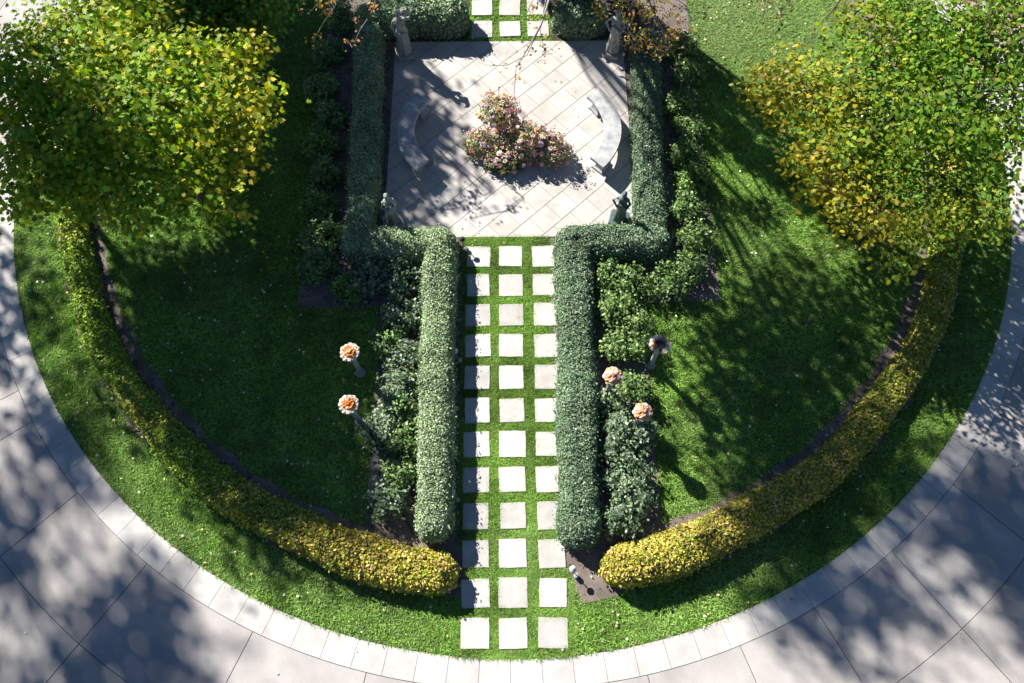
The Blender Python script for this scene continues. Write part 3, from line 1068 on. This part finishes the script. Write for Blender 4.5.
    me2.materials.clear()
    me2.polygons.foreach_set('use_smooth', [True] * len(me2.polygons))
    fo = link('figure', me2, mat, root)
    fo.location = (0, 0, ph - .012)
    if pose == 'raised':
        bm = bmesh.new()
        lathe(bm, [(.02, 0), (.045, .01), (.03, .03), (.075, .09), (.085, .14), (.05, .2), (.04, .225), (.06, .245), (.05, .245), (.03, .22)], 18)
        u = bm_obj('urn', bm, mat, root, smooth=True)
        u.location = (.13 * sc, 0, ph + fh * .79 + .06)
    elif pose == 'sheaf':
        bm = bmesh.new()
        for k in range(9):
            a = 2 * PI * k / 9
            add_tube(bm, [(.03 * math.cos(a), .03 * math.sin(a), -.16), (.014 * math.cos(a), .014 * math.sin(a), 0), (.05 * math.cos(a), .05 * math.sin(a), .17)], [.012, .011, .018], 6)
        u = bm_obj('sheaf', bm, mat, root, smooth=True)
        u.location = (0, -.15 * sc, ph + fh * .64)
        u.rotation_euler = (0, .5, 0)
    return root


make_statue(-2.76, 14.72, math.radians(15), 1.52, M['lead'], M['lead'], 'weathered grey statue with one arm raised, at the far left terrace corner', 'raised')
make_statue(2.70, 14.72, math.radians(-20), 1.50, M['lead'], M['lead'], 'weathered grey statue half hidden by autumn leaves at the far right terrace corner', 'hip')
make_statue(-2.80, 9.58, math.radians(20), 1.28, M['lead'], M['lead'], 'grey-blue statue with a sunlit head behind the left hedge bend on the terrace', 'sheaf')
make_statue(2.56, 9.60, math.radians(-15), 1.26, M['verdigris'], M['verdigris'], 'dark teal statue behind the right hedge bend at the near right terrace corner', 'hip')


# ------------------------------------------------------------------ blooms and flower arrangements
def bloom_mesh(name, cols, seed, petals=34):
    global rng
    keep = rng
    rng = np.random.default_rng(seed)
    k = np.arange(petals)
    t = (k + .5) / petals
    phi = k * 2.399963
    el = (1 - t) * 1.45 + .0            # inner petals upright, outer ones flat
    r = .012 + .030 * np.sqrt(t)
    z = .046 * (1 - t) ** .7
    c = np.stack([np.cos(phi) * r, np.sin(phi) * r, z], 1)
    nr = np.stack([-np.cos(phi) * np.sin(el) * .4 + np.cos(phi) * .75 * t, -np.sin(phi) * np.sin(el) * .4 + np.sin(phi) * .75 * t, np.ones(petals)], 1)
    nr += rng.normal(size=nr.shape) * .2
    v, f, K = leaf_arrays(c, nr, .05 * rng.uniform(.8, 1.15, petals), T_OVAL, 1.35)
    me = mesh_np(name, v, f, K, cols=np.repeat(palette(petals, cols, [1] * len(cols), .07), K, axis=0))
    me.materials.append(M['petal'])
    rng = keep
    return me


BLOOMS = {
    'pink': bloom_mesh('bloom', [(.74, .40, .44), (.80, .54, .55)], 1),
    'blush': bloom_mesh('bloom', [(.78, .60, .56), (.84, .70, .66)], 2),
    'lilac': bloom_mesh('bloom', [(.66, .48, .62), (.76, .60, .72)], 3),
    'peach': bloom_mesh('bloom', [(.78, .44, .22), (.84, .55, .34)], 4),
    'plum': bloom_mesh('bloom', [(.22, .07, .17), (.30, .12, .22)], 5),
    'lime': bloom_mesh('bloom', [(.40, .46, .16), (.55, .56, .30)], 6),
    'cream': bloom_mesh('bloom', [(.70, .62, .48), (.74, .68, .58)], 8),
    'orange': bloom_mesh('bloom', [(.62, .20, .03), (.70, .30, .06)], 9),
}
PAL_ARR = ([(.20, .30, .09), (.28, .37, .15), (.38, .42, .22), (.50, .32, .20), (.58, .40, .26), (.12, .18, .07), (.36, .17, .16), (.66, .52, .42)], [3, 3, 2, 1.4, 1.4, 1.0, .8, 1.4])


def arrangement(name, px, py, rx, ry, hz, z0, blooms, label, seed, leaves=1300, pot=False, pal=PAL_ARR):
    global rng
    leaves = int(leaves * 1.5)
    keep = rng
    rng = np.random.default_rng(seed)
    rnd = random.Random(seed)
    x, y = at(px, py, z0 + hz * .35)
    root = empty(name, (x, y, .026), label=label, cat='flowers')
    if pot:
        bm = bmesh.new()
        lathe(bm, [(.12, 0), (.14, .02), (.14, .05), (.09, .09), (.10, .14), (.17, .24), (.20, .36), (.205, .44), (.225, .46), (.225, .5), (.19, .5), (.18, .44)], 24)
        bm_obj('pot', bm, M['terracotta'], root, smooth=False)
    d = unit(rng.normal(size=(leaves, 3)))
    d[:, 2] = np.abs(d[:, 2])
    rad = rng.uniform(.4, 1.15, size=(leaves, 1)) ** .5
    lump = (1 + .22 * vnoise(d * 2.0, 2.2, seed))[:, None]
    p = d * rad * lump * np.array([rx, ry, hz]) * 1.06 + np.array([0, 0, z0])
    nr = d * .6 + rng.normal(size=d.shape) * .6 + np.array([0, 0, .3])
    leaves_obj('foliage', p, nr, .062 * rng.uniform(.5, 1.35, leaves), palette(leaves, *pal), T_OVAL, M['shrub_leaf'], root)
    bm = bmesh.new()
    for k in range(26):
        e = unit(rng.normal(size=(1, 3)))[0]
        e[2] = abs(e[2]) + .1
        tip = e * np.array([rx, ry, hz]) * rng.uniform(.8, 1.2) + np.array([0, 0, z0])
        add_tube(bm, [(0, 0, z0 * .8), tip * .5 + np.array([0, 0, z0 * .45 + .03]), tip], [.008, .006, .003], 4, cap=False)
    bm_obj('stems', bm, M['twig'], root)
    # airy sprays that stand out of the mound
    ns = 46
    e = unit(rng.normal(size=(ns, 3)))
    e[:, 2] = np.abs(e[:, 2]) + .15
    tip = e * np.array([rx, ry, hz]) * rng.uniform(1.02, 1.34, size=(ns, 1)) + np.array([0, 0, z0])
    bm = bmesh.new()
    for k in range(ns):
        add_tube(bm, [tip[k] * .55 + np.array([0, 0, z0 * .45]), tip[k] * .8 + np.array([0, 0, z0 * .2 + .015]), tip[k]], [.005, .004, .002], 4, cap=False)
    sp = bm_obj('spray', bm, M['twig'], root)
    cl = np.array([(.62, .38, .24), (.70, .52, .42), (.34, .38, .16), (.36, .14, .15), (.72, .48, .46)])[rng.integers(0, 5, ns)]
    m_ = 11
    q = np.repeat(tip, m_, 0) + rng.normal(size=(ns * m_, 3)) * .035
    leaves_obj('spray_blossom', q, rng.normal(size=q.shape) * .6 + np.array([0, 0, .8]), .042 * rng.uniform(.6, 1.3, len(q)), np.repeat(cl, m_, 0) * rng.uniform(.8, 1.15, size=(len(q), 1)), T_OVAL, M['petal'], sp)
    names = [k for k, v in blooms.items() for _ in range(v)]
    rnd.shuffle(names)
    ga = 2.399963
    nb = len(names)
    for i, nm in enumerate(names):
        zt = 1 - (i + .5) / nb * .95
        a = i * ga + rnd.uniform(-.3, .3)
        rr = math.sqrt(max(0, 1 - zt * zt))
        dv = Vector((rr * math.cos(a), rr * math.sin(a), zt))
        lm = 1 + .22 * float(vnoise(np.array([[dv.x, dv.y, dv.z]]) * 2.0, 2.2, seed)[0])
        o = bpy.data.objects.new('bloom', BLOOMS[nm])
        COL.objects.link(o)
        o.parent = root
        o.location = Vector((dv.x * rx, dv.y * ry, dv.z * hz)) * lm * 1.1 + Vector((0, 0, z0))
        nrm = (dv + Vector((rnd.uniform(-.3, .3), rnd.uniform(-.3, .3), .35))).normalized()
        o.rotation_euler = nrm.to_track_quat('Z', 'Y').to_euler()
        s = rnd.uniform(.7, 1.4)
        o.scale = (s, s, s)
    rng = keep
    return root


arrangement('flower_urn', 499, 112, .44, .42, .46, .55, {'pink': 5, 'blush': 5, 'lilac': 6, 'peach': 6, 'cream': 2},
            'tall arrangement of pink, lilac and peach blooms in a terracotta pot, topmost of the group', 401, 1200, pot=True)
arrangement('flower_arrangement', 523, 142, .56, .46, .58, .06, {'pink': 10, 'blush': 7, 'peach': 10, 'lime': 10, 'lilac': 3, 'plum': 2, 'cream': 4},
            'large central mound of pink, peach and lime blooms in front of the terracotta pot', 402, 2000)
arrangement('flower_arrangement', 481, 145, .38, .34, .36, .05, {'plum': 4, 'peach': 4, 'lime': 6, 'lilac': 3},
            'low mound of plum, peach and lime blooms at the left end of the flowers', 403, 900)
arrangement('flower_arrangement', 549, 150, .52, .40, .50, .05, {'pink': 6, 'lilac': 8, 'plum': 2, 'blush': 5},
            'wide mound of lilac and pink blooms at the right end of the flowers', 404, 1500)
arrangement('flower_arrangement', 505, 162, .44, .30, .32, .05, {'pink': 4, 'lilac': 5, 'lime': 9, 'blush': 4},
            'low mound of pink and lilac blooms with bright lime leaves, nearest the path', 405, 1000,
            pal=([(.09, .17, .03), (.14, .22, .04), (.06, .11, .03), (.035, .06, .025)], [2, 2, 2, 1]))


# ------------------------------------------------------------------ flower stands on the lawn
def flower_stand(bx, by, h, label, kind):
    root = empty('flower_stand', (bx, by, 0), label=label, cat='flower stand')
    bm = bmesh.new()
    lathe(bm, [(.11, 0), (.11, .03), (.07, .06), (.058, .12), (.055, h * .55), (.062, h - .12), (.09, h - .07), (.09, h - .055)], 18)
    bm_obj('column', bm, M['stand'], root, smooth=False)
    bm = bmesh.new()
    lathe(bm, [(.05, h - .055), (.10, h - .03), (.15, h + .03), (.175, h + .10), (.19, h + .125), (.19, h + .138), (.168, h + .138), (.145, h + .09), (.05, h + .07)], 26)
    bm_obj('bowl', bm, M['copper'], root, smooth=False)
    rnd = random.Random(int(abs(bx * 100) + by * 10))
    if kind == 'dark':
        bm = bmesh.new()
        bmesh.ops.create_circle(bm, cap_ends=True, segments=26, radius=.115)
        w = bm_obj('dark_disc', bm, M['dark_bowl'], root)  # flat dark disc inside the bowl
        w.location = (0, 0, h + .115)
        spots = [(.172 * math.cos(a), .172 * math.sin(a), .14, random.choice(['cream', 'blush'])) for a in [k * .52 for k in range(12)] if rnd.random() < .75]
        spots.append((-.12, -.05, .17, 'orange'))
        sc_ = (.8, 1.15)
    else:
        spots = []
        for k in range(12):
            a = k * PI / 6
            q_ = .155 if kind in ('rust', 'gold') else .12
            spots.append((q_ * math.cos(a), q_ * math.sin(a), .15, ('cream' if k % 3 else 'blush') if kind in ('rust', 'gold') else ('peach' if k % 2 else 'blush')))
        for k in range(7):
            a = k * .9
            nm = {'rust': ['orange', 'peach', 'orange'], 'gold': ['orange', 'orange', 'cream'], 'blush': ['peach', 'blush', 'peach'], 'peach': ['peach', 'blush', 'blush']}[kind][k % 3]
            spots.append((.075 * math.cos(a), .075 * math.sin(a), .2, nm))
        if kind in ('blush', 'peach'):
            spots = []
            for k in range(22):
                zt = 1 - (k + .5) / 22
                rr_ = math.sqrt(1 - zt * zt) * .155
                spots.append((rr_ * math.cos(k * 2.4), rr_ * math.sin(k * 2.4), .07 + zt * .14, ['peach', 'blush', 'peach', 'cream'][k % 4]))
        spots.append((0, 0, .23, {'rust': 'peach', 'gold': 'orange', 'blush': 'blush', 'peach': 'peach'}[kind]))
        sc_ = (.75, 1.1) if kind in ('rust', 'gold') else (.75, 1.05)
    for (x, y, z, nm) in spots:
        o = bpy.data.objects.new('bloom', BLOOMS[nm])
        COL.objects.link(o)
        o.parent = root
        o.location = (x, y, h + z + .01)
        n_ = Vector((x * 1.5, y * 1.5, 1)).normalized()
        o.rotation_euler = n_.to_track_quat('Z', 'Y').to_euler()
        s = rnd.uniform(*sc_)
        o.scale = (s, s, s)
    return root


STH = 1.08
for (px, py, lab, kd) in ((350, 353, 'grey column stand topped with rust and cream flowers, upper one on the left lawn', 'rust'),
                          (349, 405, 'grey column stand topped with golden flowers, lower one on the left lawn', 'gold'),
                          (660, 345, 'grey column stand with a dark bowl and one orange flower on the right lawn', 'dark'),
                          (613, 376, 'column stand with a round blush flower dome beside the right path hedge', 'blush'),
                          (643, 412, 'column stand topped with peach roses at the lawn edge of the right bed', 'peach')):
    x, y = at(px, py, STH + .13)
    flower_stand(x, y, STH, lab, kd)


# ------------------------------------------------------------------ path lights
def path_light(x, y, rz, label, white):
    root = empty('path_light', (x, y, 0), rz, label=label, cat='garden light')
    bm = bmesh.new()
    lathe(bm, [(.035, 0), (.035, .02), (.011, .03), (.011, .36)], 10)
    bm_obj('stem', bm, M['white_metal'] if white else M['black_metal'], root)
    bm = bmesh.new()
    lathe(bm, [(.03, .345), (.066, .36), (.07, .372), (.04, .40), (.012, .42)], 20)
    bm_obj('cap', bm, M['white_metal'] if white else M['black_metal'], root)
    bm = bmesh.new()
    lathe(bm, [(.014, 0), (.05, .02), (.055, .09), (.03, .11)], 14, (.05, -.12, .02))
    bm_obj('base', bm, M['stand'], root)


for px, py, lab, wh in ((462, 239, 'small path light with a dark cap at the terrace corner beside the left hedge', False),
                        (455, 351, 'small pale path light under the left path hedge, upper of two', True),
                        (452, 492, 'small pale path light under the left path hedge, lower of two', True),
                        (573, 569, 'small white path light on bare soil at the foot of the right path hedge', True)):
    x, y = at(px, py, .38)
    path_light(x, y, .3, lab, wh)

# irrigation hose lying in the left bed
bm = bmesh.new()
hp = [at(382, 462, .03), at(379, 474, .03), at(384, 486, .03), at(402, 512, .03), at(414, 536, .03)]
add_tube(bm, [(x, y, .03) for x, y in hp], [.016] * len(hp), 8)
bm_obj('garden_hose', bm, M['black_metal'], smooth=True, label='thin dark irrigation hose lying on the bare soil of the left bed', cat='hose')


# ------------------------------------------------------------------ trees
def W(px, py, z):
    x, y = at(px, py, z)
    return (x, y, z)


def blob(px, py, z, r, rz):
    x, y = at(px, py, z)
    return (x, y, z, r, r, rz)


PAL_MAPLE = ([(0.187, 0.345, 0.030), (0.257, 0.414, 0.040), (0.117, 0.230, 0.030), (0.446, 0.483, 0.040), (0.585, 0.517, 0.060)], [3.4, 3, 2, 1.8, .9])


def maple_col(P, col, ci, nc):
    """clusters to the east and north are mixed towards gold"""
    east = np.clip((P[:, 0] + 6.9) / 1.7, -.3, 1)
    north = np.clip((P[:, 1] - 11.2) / 1.8, 0, 1) * .5 * (P[:, 0] > -9)
    cr_ = rng.uniform(size=nc)[ci]
    t = np.clip(np.clip(east, 0, 1) * .55 + north * .8 + (cr_ - .66) * .9, 0, .9)
    t = t * rng.uniform(.4, 1.2, size=len(P))
    gold = np.array([.62, .48, .06]) * (1 + rng.normal(size=(len(P), 1)) * .15)
    t = np.clip(t, 0, 1)[:, None]
    return col * (1 - t) + gold * t


bl = [blob(135, 110, 3.4, 1.7, .6), blob(60, 150, 3.0, 1.5, .55), blob(205, 115, 3.1, 1.25, .5), blob(70, 55, 3.4, 1.7, .6),
      blob(150, 190, 2.8, 1.25, .45), blob(165, 60, 3.4, 1.2, .5), blob(110, 20, 3.3, 1.5, .55), blob(20, 90, 3.2, 1.3, .5), blob(240, 105, 3.0, .7, .4), blob(95, 188, 2.8, .9, .4), blob(35, 178, 2.9, .9, .4), blob(245, 60, 2.9, .6, .35), blob(215, 165, 2.8, .9, .4), blob(258, 120, 3.0, .55, .3), blob(225, 205, 2.6, .5, .3), blob(228, 78, 3.1, .5, .3), blob(262, 92, 3.0, .35, .25)]
make_tree('maple_tree', (-7.4, 10.3, 0), bl, 640, 28, .13, PAL_MAPLE, 501,
          'broad green maple, yellower on its right side, over the upper left lawn', limbs=20, spread=.205, colfun=maple_col)

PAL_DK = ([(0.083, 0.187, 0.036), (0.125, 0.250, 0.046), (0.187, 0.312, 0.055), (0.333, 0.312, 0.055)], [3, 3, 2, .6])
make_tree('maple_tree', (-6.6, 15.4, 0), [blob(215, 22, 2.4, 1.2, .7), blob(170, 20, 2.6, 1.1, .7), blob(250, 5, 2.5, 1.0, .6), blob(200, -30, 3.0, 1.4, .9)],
          200, 34, .125, PAL_DK, 502, 'smaller dark green tree standing in shade behind the yellow-sided maple', limbs=10, trunk_r=.1)

PAL_RT = ([(.12, .25, .03), (.17, .31, .035), (.26, .34, .04), (.36, .37, .04), (.08, .17, .03)], [3.4, 3, 1.5, .6, 2])


def right_col(P, col, ci, nc):
    west = np.clip((8.2 - P[:, 0]) / 2.2, 0, 1)
    cr_ = rng.uniform(size=nc)[ci]
    low = np.clip((9.4 - P[:, 1]) / 1.6, 0, 1) * .35
    t = np.clip(west * .65 + low + (cr_ - .66) * .8, 0, .9) * rng.uniform(.4, 1.2, size=len(P))
    t = np.clip(t, 0, 1)[:, None]
    gold = np.array([.46, .34, .03]) * (1 + rng.normal(size=(len(P), 1)) * .18)
    brown = np.array([.46, .32, .22])
    c = col * (1 - t) + gold * t
    dead = (cr_ > .978)[:, None]
    return np.where(dead, brown * (1 + rng.normal(size=(len(P), 1)) * .2), c)


br = [blob(885, 110, 3.3, 1.6, .6), blob(815, 95, 3.1, 1.1, .45), blob(950, 90, 3.3, 1.7, .6), blob(900, 190, 2.8, 1.3, .45), blob(835, 165, 2.9, 1.1, .45),
      blob(960, 190, 2.7, 1.2, .45), blob(1000, 130, 3.2, 1.2, .5), blob(880, 40, 3.4, 1.2, .5), blob(960, 20, 3.6, 1.6, .6), blob(1010, 40, 3.5, 1.3, .55), blob(778, 88, 3.0, .65, .35), blob(890, 235, 2.5, .7, .35), blob(860, 215, 2.6, .7, .35)]
make_tree('autumn_tree', (7.5, 10.2, 0), br, 600, 32, .118, PAL_RT, 503,
          'broad tree with mixed green and golden leaves over the upper right lawn', template=T_OVAL, limbs=20, spread=.23, colfun=right_col)

# young tree past the far terrace edge whose thin boughs hang over it
PAL_SP = ([(0.408, 0.240, 0.060), (0.480, 0.288, 0.120), (0.240, 0.240, 0.036), (0.456, 0.336, 0.216), (0.144, 0.168, 0.036)], [2, 2, 2, 1.5, 1.5])


def sparse_tree(name, base, boughs, label, seed, bark='pale_bark', lsz=.085, top=5.5, pal=PAL_SP):
    """boughs: list of (list of points, start radius, leaf clusters, leaves per cluster, spread)"""
    global rng
    keep = rng
    rng = np.random.default_rng(seed)
    base = np.array(base, dtype=float)
    root = empty(name, tuple(base), label=label, cat='tree')
    bm = bmesh.new()
    add_tube(bm, [(0, 0, -.1), (.05, -.03, 1.2), (.0, .05, 2.6), (.08, .1, top * .8), (.0, .0, top)], [.13, .1, .085, .05, .02], 9)
    P, N_ = [], []
    for pts, r0, nc, per, spread in boughs:
        q = [np.array(a, dtype=float) - base for a in pts]
        st = np.array([0, 0, min(q[0][2] * .85, top * .9)])
        q = [st] + q
        rad = np.linspace(r0, .005, len(q))
        add_tube(bm, q, list(rad), 6)
        for k in range(nc):
            t = rng.uniform(.25, 1.0) * (len(q) - 1)
            i = min(int(t), len(q) - 2)
            b0 = q[i] + (q[i + 1] - q[i]) * (t - i)
            b1 = b0 + rng.normal(size=3) * np.array([spread, spread, spread * .6])
            bb = (b0 + b1) / 2 + rng.normal(size=3) * .03
            add_tube(bm, [b0, bb, b1], [.008, .006, .003], 4, cap=False)
            P.append(b1 + rng.normal(size=(per, 3)) * .075)
    P = np.concatenate(P)
    n = len(P)
    leaves_obj('crown', P, rng.normal(size=(n, 3)) * .6 + np.array([0, 0, .8]), lsz * rng.uniform(.6, 1.25, n), palette(n, *pal), T_OVAL, M['leaf'], root)
    bm_obj('trunk', bm, M[bark], root, smooth=True)
    rng = keep
    return root


b1 = [([W(553, -12, 3.2), W(541, 25, 3.0), W(528, 48, 2.8), W(516, 68, 2.7), W(514, 96, 2.5)], .03, 9, 3, .12),
      ([W(541, 25, 3.0), W(527, 55, 2.7), W(508, 65, 2.6), W(490, 66, 2.5), W(478, 62, 2.5)], .014, 3, 2, .08),
      ([W(548, 0, 3.1), W(540, 30, 2.9), W(545, 55, 2.8)], .014, 10, 4, .13),
      ([W(545, -20, 3.2), W(530, 5, 3.0), W(524, 20, 2.9)], .014, 8, 4, .16)]
b2 = [([W(640, -20, 3.4), W(655, 15, 3.0), W(668, 40, 2.7), W(672, 55, 2.5)], .03, 46, 8, .22),
      ([W(640, -20, 3.4), W(630, 10, 3.0), W(628, 35, 2.7), W(636, 48, 2.5)], .02, 26, 7, .2),
      ([W(650, -20, 3.4), W(685, 5, 3.1), W(694, 25, 2.9)], .02, 18, 6, .2),
      ([W(610, -25, 3.4), W(606, 0, 3.1), W(600, 20, 2.9)], .016, 16, 7, .16),
      ([W(705, -25, 3.4), W(760, -2, 3.2), W(775, 6, 3.0)], .016, 14, 6, .2)]
sparse_tree('young_tree', (1.6, 18.4, 0), b1 + b2, 'thin tree with sparse tan and orange leaves drooping over the far right terrace corner', 601)
b3 = [([W(330, -25, 3.2), W(336, 5, 3.0), W(322, 25, 2.8), W(313, 42, 2.6)], .02, 8, 6, .08),
      ([W(380, -15, 3.2), W(372, 12, 3.0), W(360, 30, 2.8), W(352, 48, 2.6)], .018, 8, 6, .09),
      ([W(345, -20, 3.2), W(318, 4, 3.0), W(306, 16, 2.9)], .016, 7, 6, .08),
      ([W(240, -22, 3.3), W(205, 3, 3.1), W(190, 10, 3.0), W(160, 14, 2.9)], .03, 2, 3, .1)]
sparse_tree('young_tree', (-8.0, 18.6, 0), b3, 'thin tree beyond the upper left hedge with a few orange leaves on bare pale boughs', 602,
            pal=([(.45, .22, .05), (.50, .30, .14), (.40, .26, .06)], [2, 2, 1]))
b4 = [([W(850, -25, 3.4), W(840, 0, 3.0), W(828, 16, 2.8), W(815, 24, 2.6)], .04, 14, 6, .2),
      ([W(870, -25, 3.4), W(862, 5, 3.0), W(850, 20, 2.7), W(842, 30, 2.5)], .04, 10, 5, .16),
      ([W(800, -20, 3.4), W(790, 0, 3.0), W(780, 14, 2.9)], .02, 14, 6, .16)]
sparse_tree('young_tree', (8.0, 19.0, 0), b4, 'small tree with bare dark forking boughs behind the golden tree', 603, bark='bark',
            pal=([(.10, .14, .03), (.16, .17, .04), (.20, .14, .06)], [2, 2, 1]))

# ------------------------------------------------------------------ tall trees around the garden (their shade falls into it)
PAL_T = ([(.05, .10, .02), (.07, .13, .025), (.04, .08, .02)], [1, 1, 1])


def tall_tree(x, y, parts, clusters, per, leaf, seed, label, trunk_r=.13, spread=.5, fork=3.0):
    blobs = [(x + dx, y + dy, z, r, r, rz) for dx, dy, z, r, rz in parts]
    return make_tree('shade_tree', (x, y, 0), blobs, clusters, per, leaf, PAL_T, seed, label, template=T_OVAL, spread=spread, mat='shade_leaf',
                     trunk_r=trunk_r, limbs=7, fork=fork, twigs=False)


TALL = [
    # x, y, blobs(dx,dy,z,r,rz), clusters, per, leaf, label
    (-14.2, 21.2, [(0, 0, 8.2, 1.9, 1.5), (-.4, 1.4, 9.5, 2.0, 1.3), (1.6, .2, 7.4, 1.6, 1.0)], 600, 30, .24, 'dense tall tree past the upper left of the driveway'),
    (-14.5, 14.6, [(-.2, -.2, 8.0, 1.3, .9), (.1, -.2, 10.0, 1.3, 1.0), (.6, .2, 9.2, 1.0, .8), (.7, -1.0, 9.0, 1.1, .8), (-1.35, 1.7, 8.0, 1.05, .8)], 520, 28, .2, 'slim tall tree left of the driveway'),
    (-15.0, 23.6, [(0, 0, 9.0, 3.0, 1.8), (1.0, -1, 7.5, 2.2, 1.3)], 600, 30, .22, 'dense tall tree far behind the maple'),
    (-11.6, 21.0, [(.8, -.3, 8.0, 1.1, 1.0), (-.3, 1.9, 9.0, 1.1, 1.0), (-.6, .6, 8.4, 1.0, .8), (0.0, -1.5, 8.4, .9, .8)], 170, 28, .2, 'slim tall tree behind the upper left hedge'),
    (-28.0, 22.4, [(0, 0, 19.0, 2.0, 1.5), (1.6, -1.4, 20.0, 1.7, 1.2), (-1.3, -.6, 20.5, 2.2, 1.6), (.8, 1.6, 18.0, 1.2, .8)], 44, 70, .26, 'tall tree far left of the driveway'),
    (-21.6, 18.0, [(0, 0, 9.5, 1.6, 1.2)], 46, 24, .22, 'open tall tree left of the driveway bend'),
    (-5.0, 26.0, [(-4.6, -4.4, 17.0, 2.2, 1.2), (-2.4, -3.6, 18.5, 2.2, 1.2), (-5.4, -6.2, 16.5, 1.8, 1.0), (-1.5, -5.6, 18.0, 1.8, 1.0)], 120, 44, .24, 'very tall leaning tree far beyond the terrace'),
    (0.3, 19.0, [(-1.5, -5.7, 7.0, 1.6, .7), (-2.1, -7.2, 7.2, 1.05, .5), (-.9, -3.9, 7.6, 1.3, .7)], 140, 40, .17, 'tall tree beyond the far end of the stepping stones'),
    (1.42, 16.6, [(0, 0, 1.8, .42, 1.4), (0, 0, 4.0, .48, 1.6), (0, 0, 6.0, .36, 1.5)], 230, 26, .14, 'slender columnar tree right of the far stepping stones'),
    (2.25, 17.1, [(0, 0, 1.6, .36, 1.2), (0, 0, 3.3, .38, 1.3), (0, 0, 4.9, .28, 1.1)], 170, 24, .13, 'shorter slender columnar tree behind the right terrace corner'),
]
# unseen trees added on the other sides to block sky light
for k, (x, y, h) in enumerate([(20.0, 1.5, 9), (21.5, 8.0, 10), (21.0, 14.5, 9), (19.5, 21.5, 10), (12.0, 25.5, 9), (15.0, -6.5, 9), (6.0, -10.5, 9), (-5.0, -10.0, 10),
                               (-14.5, -7.0, 9), (-21.5, -1.0, 9), (-23.5, 5.5, 8)]):
    TALL.append((x, y, [(0, 0, h * .55, 3.4, h * .25), (.6, -.5, h * .8, 2.6, h * .2), (-.8, .6, h * .35, 2.8, h * .18)], 170, 26, .42,
                 'added unseen tree blocking sky light, ' + ['east', 'east behind the golden tree', 'north-east', 'far north-east corner', 'north past the lawn',
                 'south-east', 'south beyond the driveway', 'south-west beyond the driveway', 'far south-west corner', 'west of the driveway', 'west, lowest of the belt'][k]))
for i, (x, y, parts, cl, per, lf, lab) in enumerate(TALL):
    slim = 'columnar' in lab
    tall_tree(x, y, parts, cl, per, lf, 700 + i, lab, spread=.14 if slim else .5, trunk_r=.07 if slim else .13, fork=.6 if slim else 3.0)

# ------------------------------------------------------------------ light, sky, camera
world = bpy.data.worlds.new('World')
S.world = world
world.use_nodes = True
nt = world.node_tree
nt.nodes.clear()
sky = nt.nodes.new('ShaderNodeTexSky')
sky.sky_type = 'NISHITA'
sky.sun_disc = False
sky.altitude = 2500
sky.dust_density = 0.0
sky.air_density = 0.85
sky.ozone_density = 4.0
el = math.asin(-SUNV.z)
sky.sun_elevation = el
sky.sun_rotation = math.atan2(-SUNV.x, -SUNV.y)
bg = nt.nodes.new('ShaderNodeBackground')
bg.inputs['Strength'].default_value = 0.05
ow = nt.nodes.new('ShaderNodeOutputWorld')
nt.links.new(sky.outputs[0], bg.inputs[0])
nt.links.new(bg.outputs[0], ow.inputs[0])

ld = bpy.data.lights.new('sun', 'SUN')
ld.energy = 5.0
ld.angle = math.radians(0.53)
ld.color = (1.0, .95, .88)
so = bpy.data.objects.new('sun', ld)
COL.objects.link(so)
so.location = (-20, 30, 40)
so.rotation_euler = SUNV.to_track_quat('-Z', 'Y').to_euler()

cd = bpy.data.cameras.new('camera')
cd.sensor_fit = 'HORIZONTAL'
cd.sensor_width = 36.0
cd.lens = CAM_F * 36.0 / 1024.0
cd.clip_start = 0.1
cd.clip_end = 2000
co = bpy.data.objects.new('camera', cd)
COL.objects.link(co)
mt = Matrix.Rotation(CAM_T, 4, 'X') @ Matrix.Rotation(CAM_R, 4, 'Z')
mt.translation = Vector((0, 0, CAM_H))
co.matrix_world = mt
S.camera = co

S.view_settings.view_transform = 'Standard'
S.view_settings.look = 'None'
S.view_settings.exposure = 1.4
S.view_settings.gamma = 1.0
S.view_settings.use_curve_mapping = False
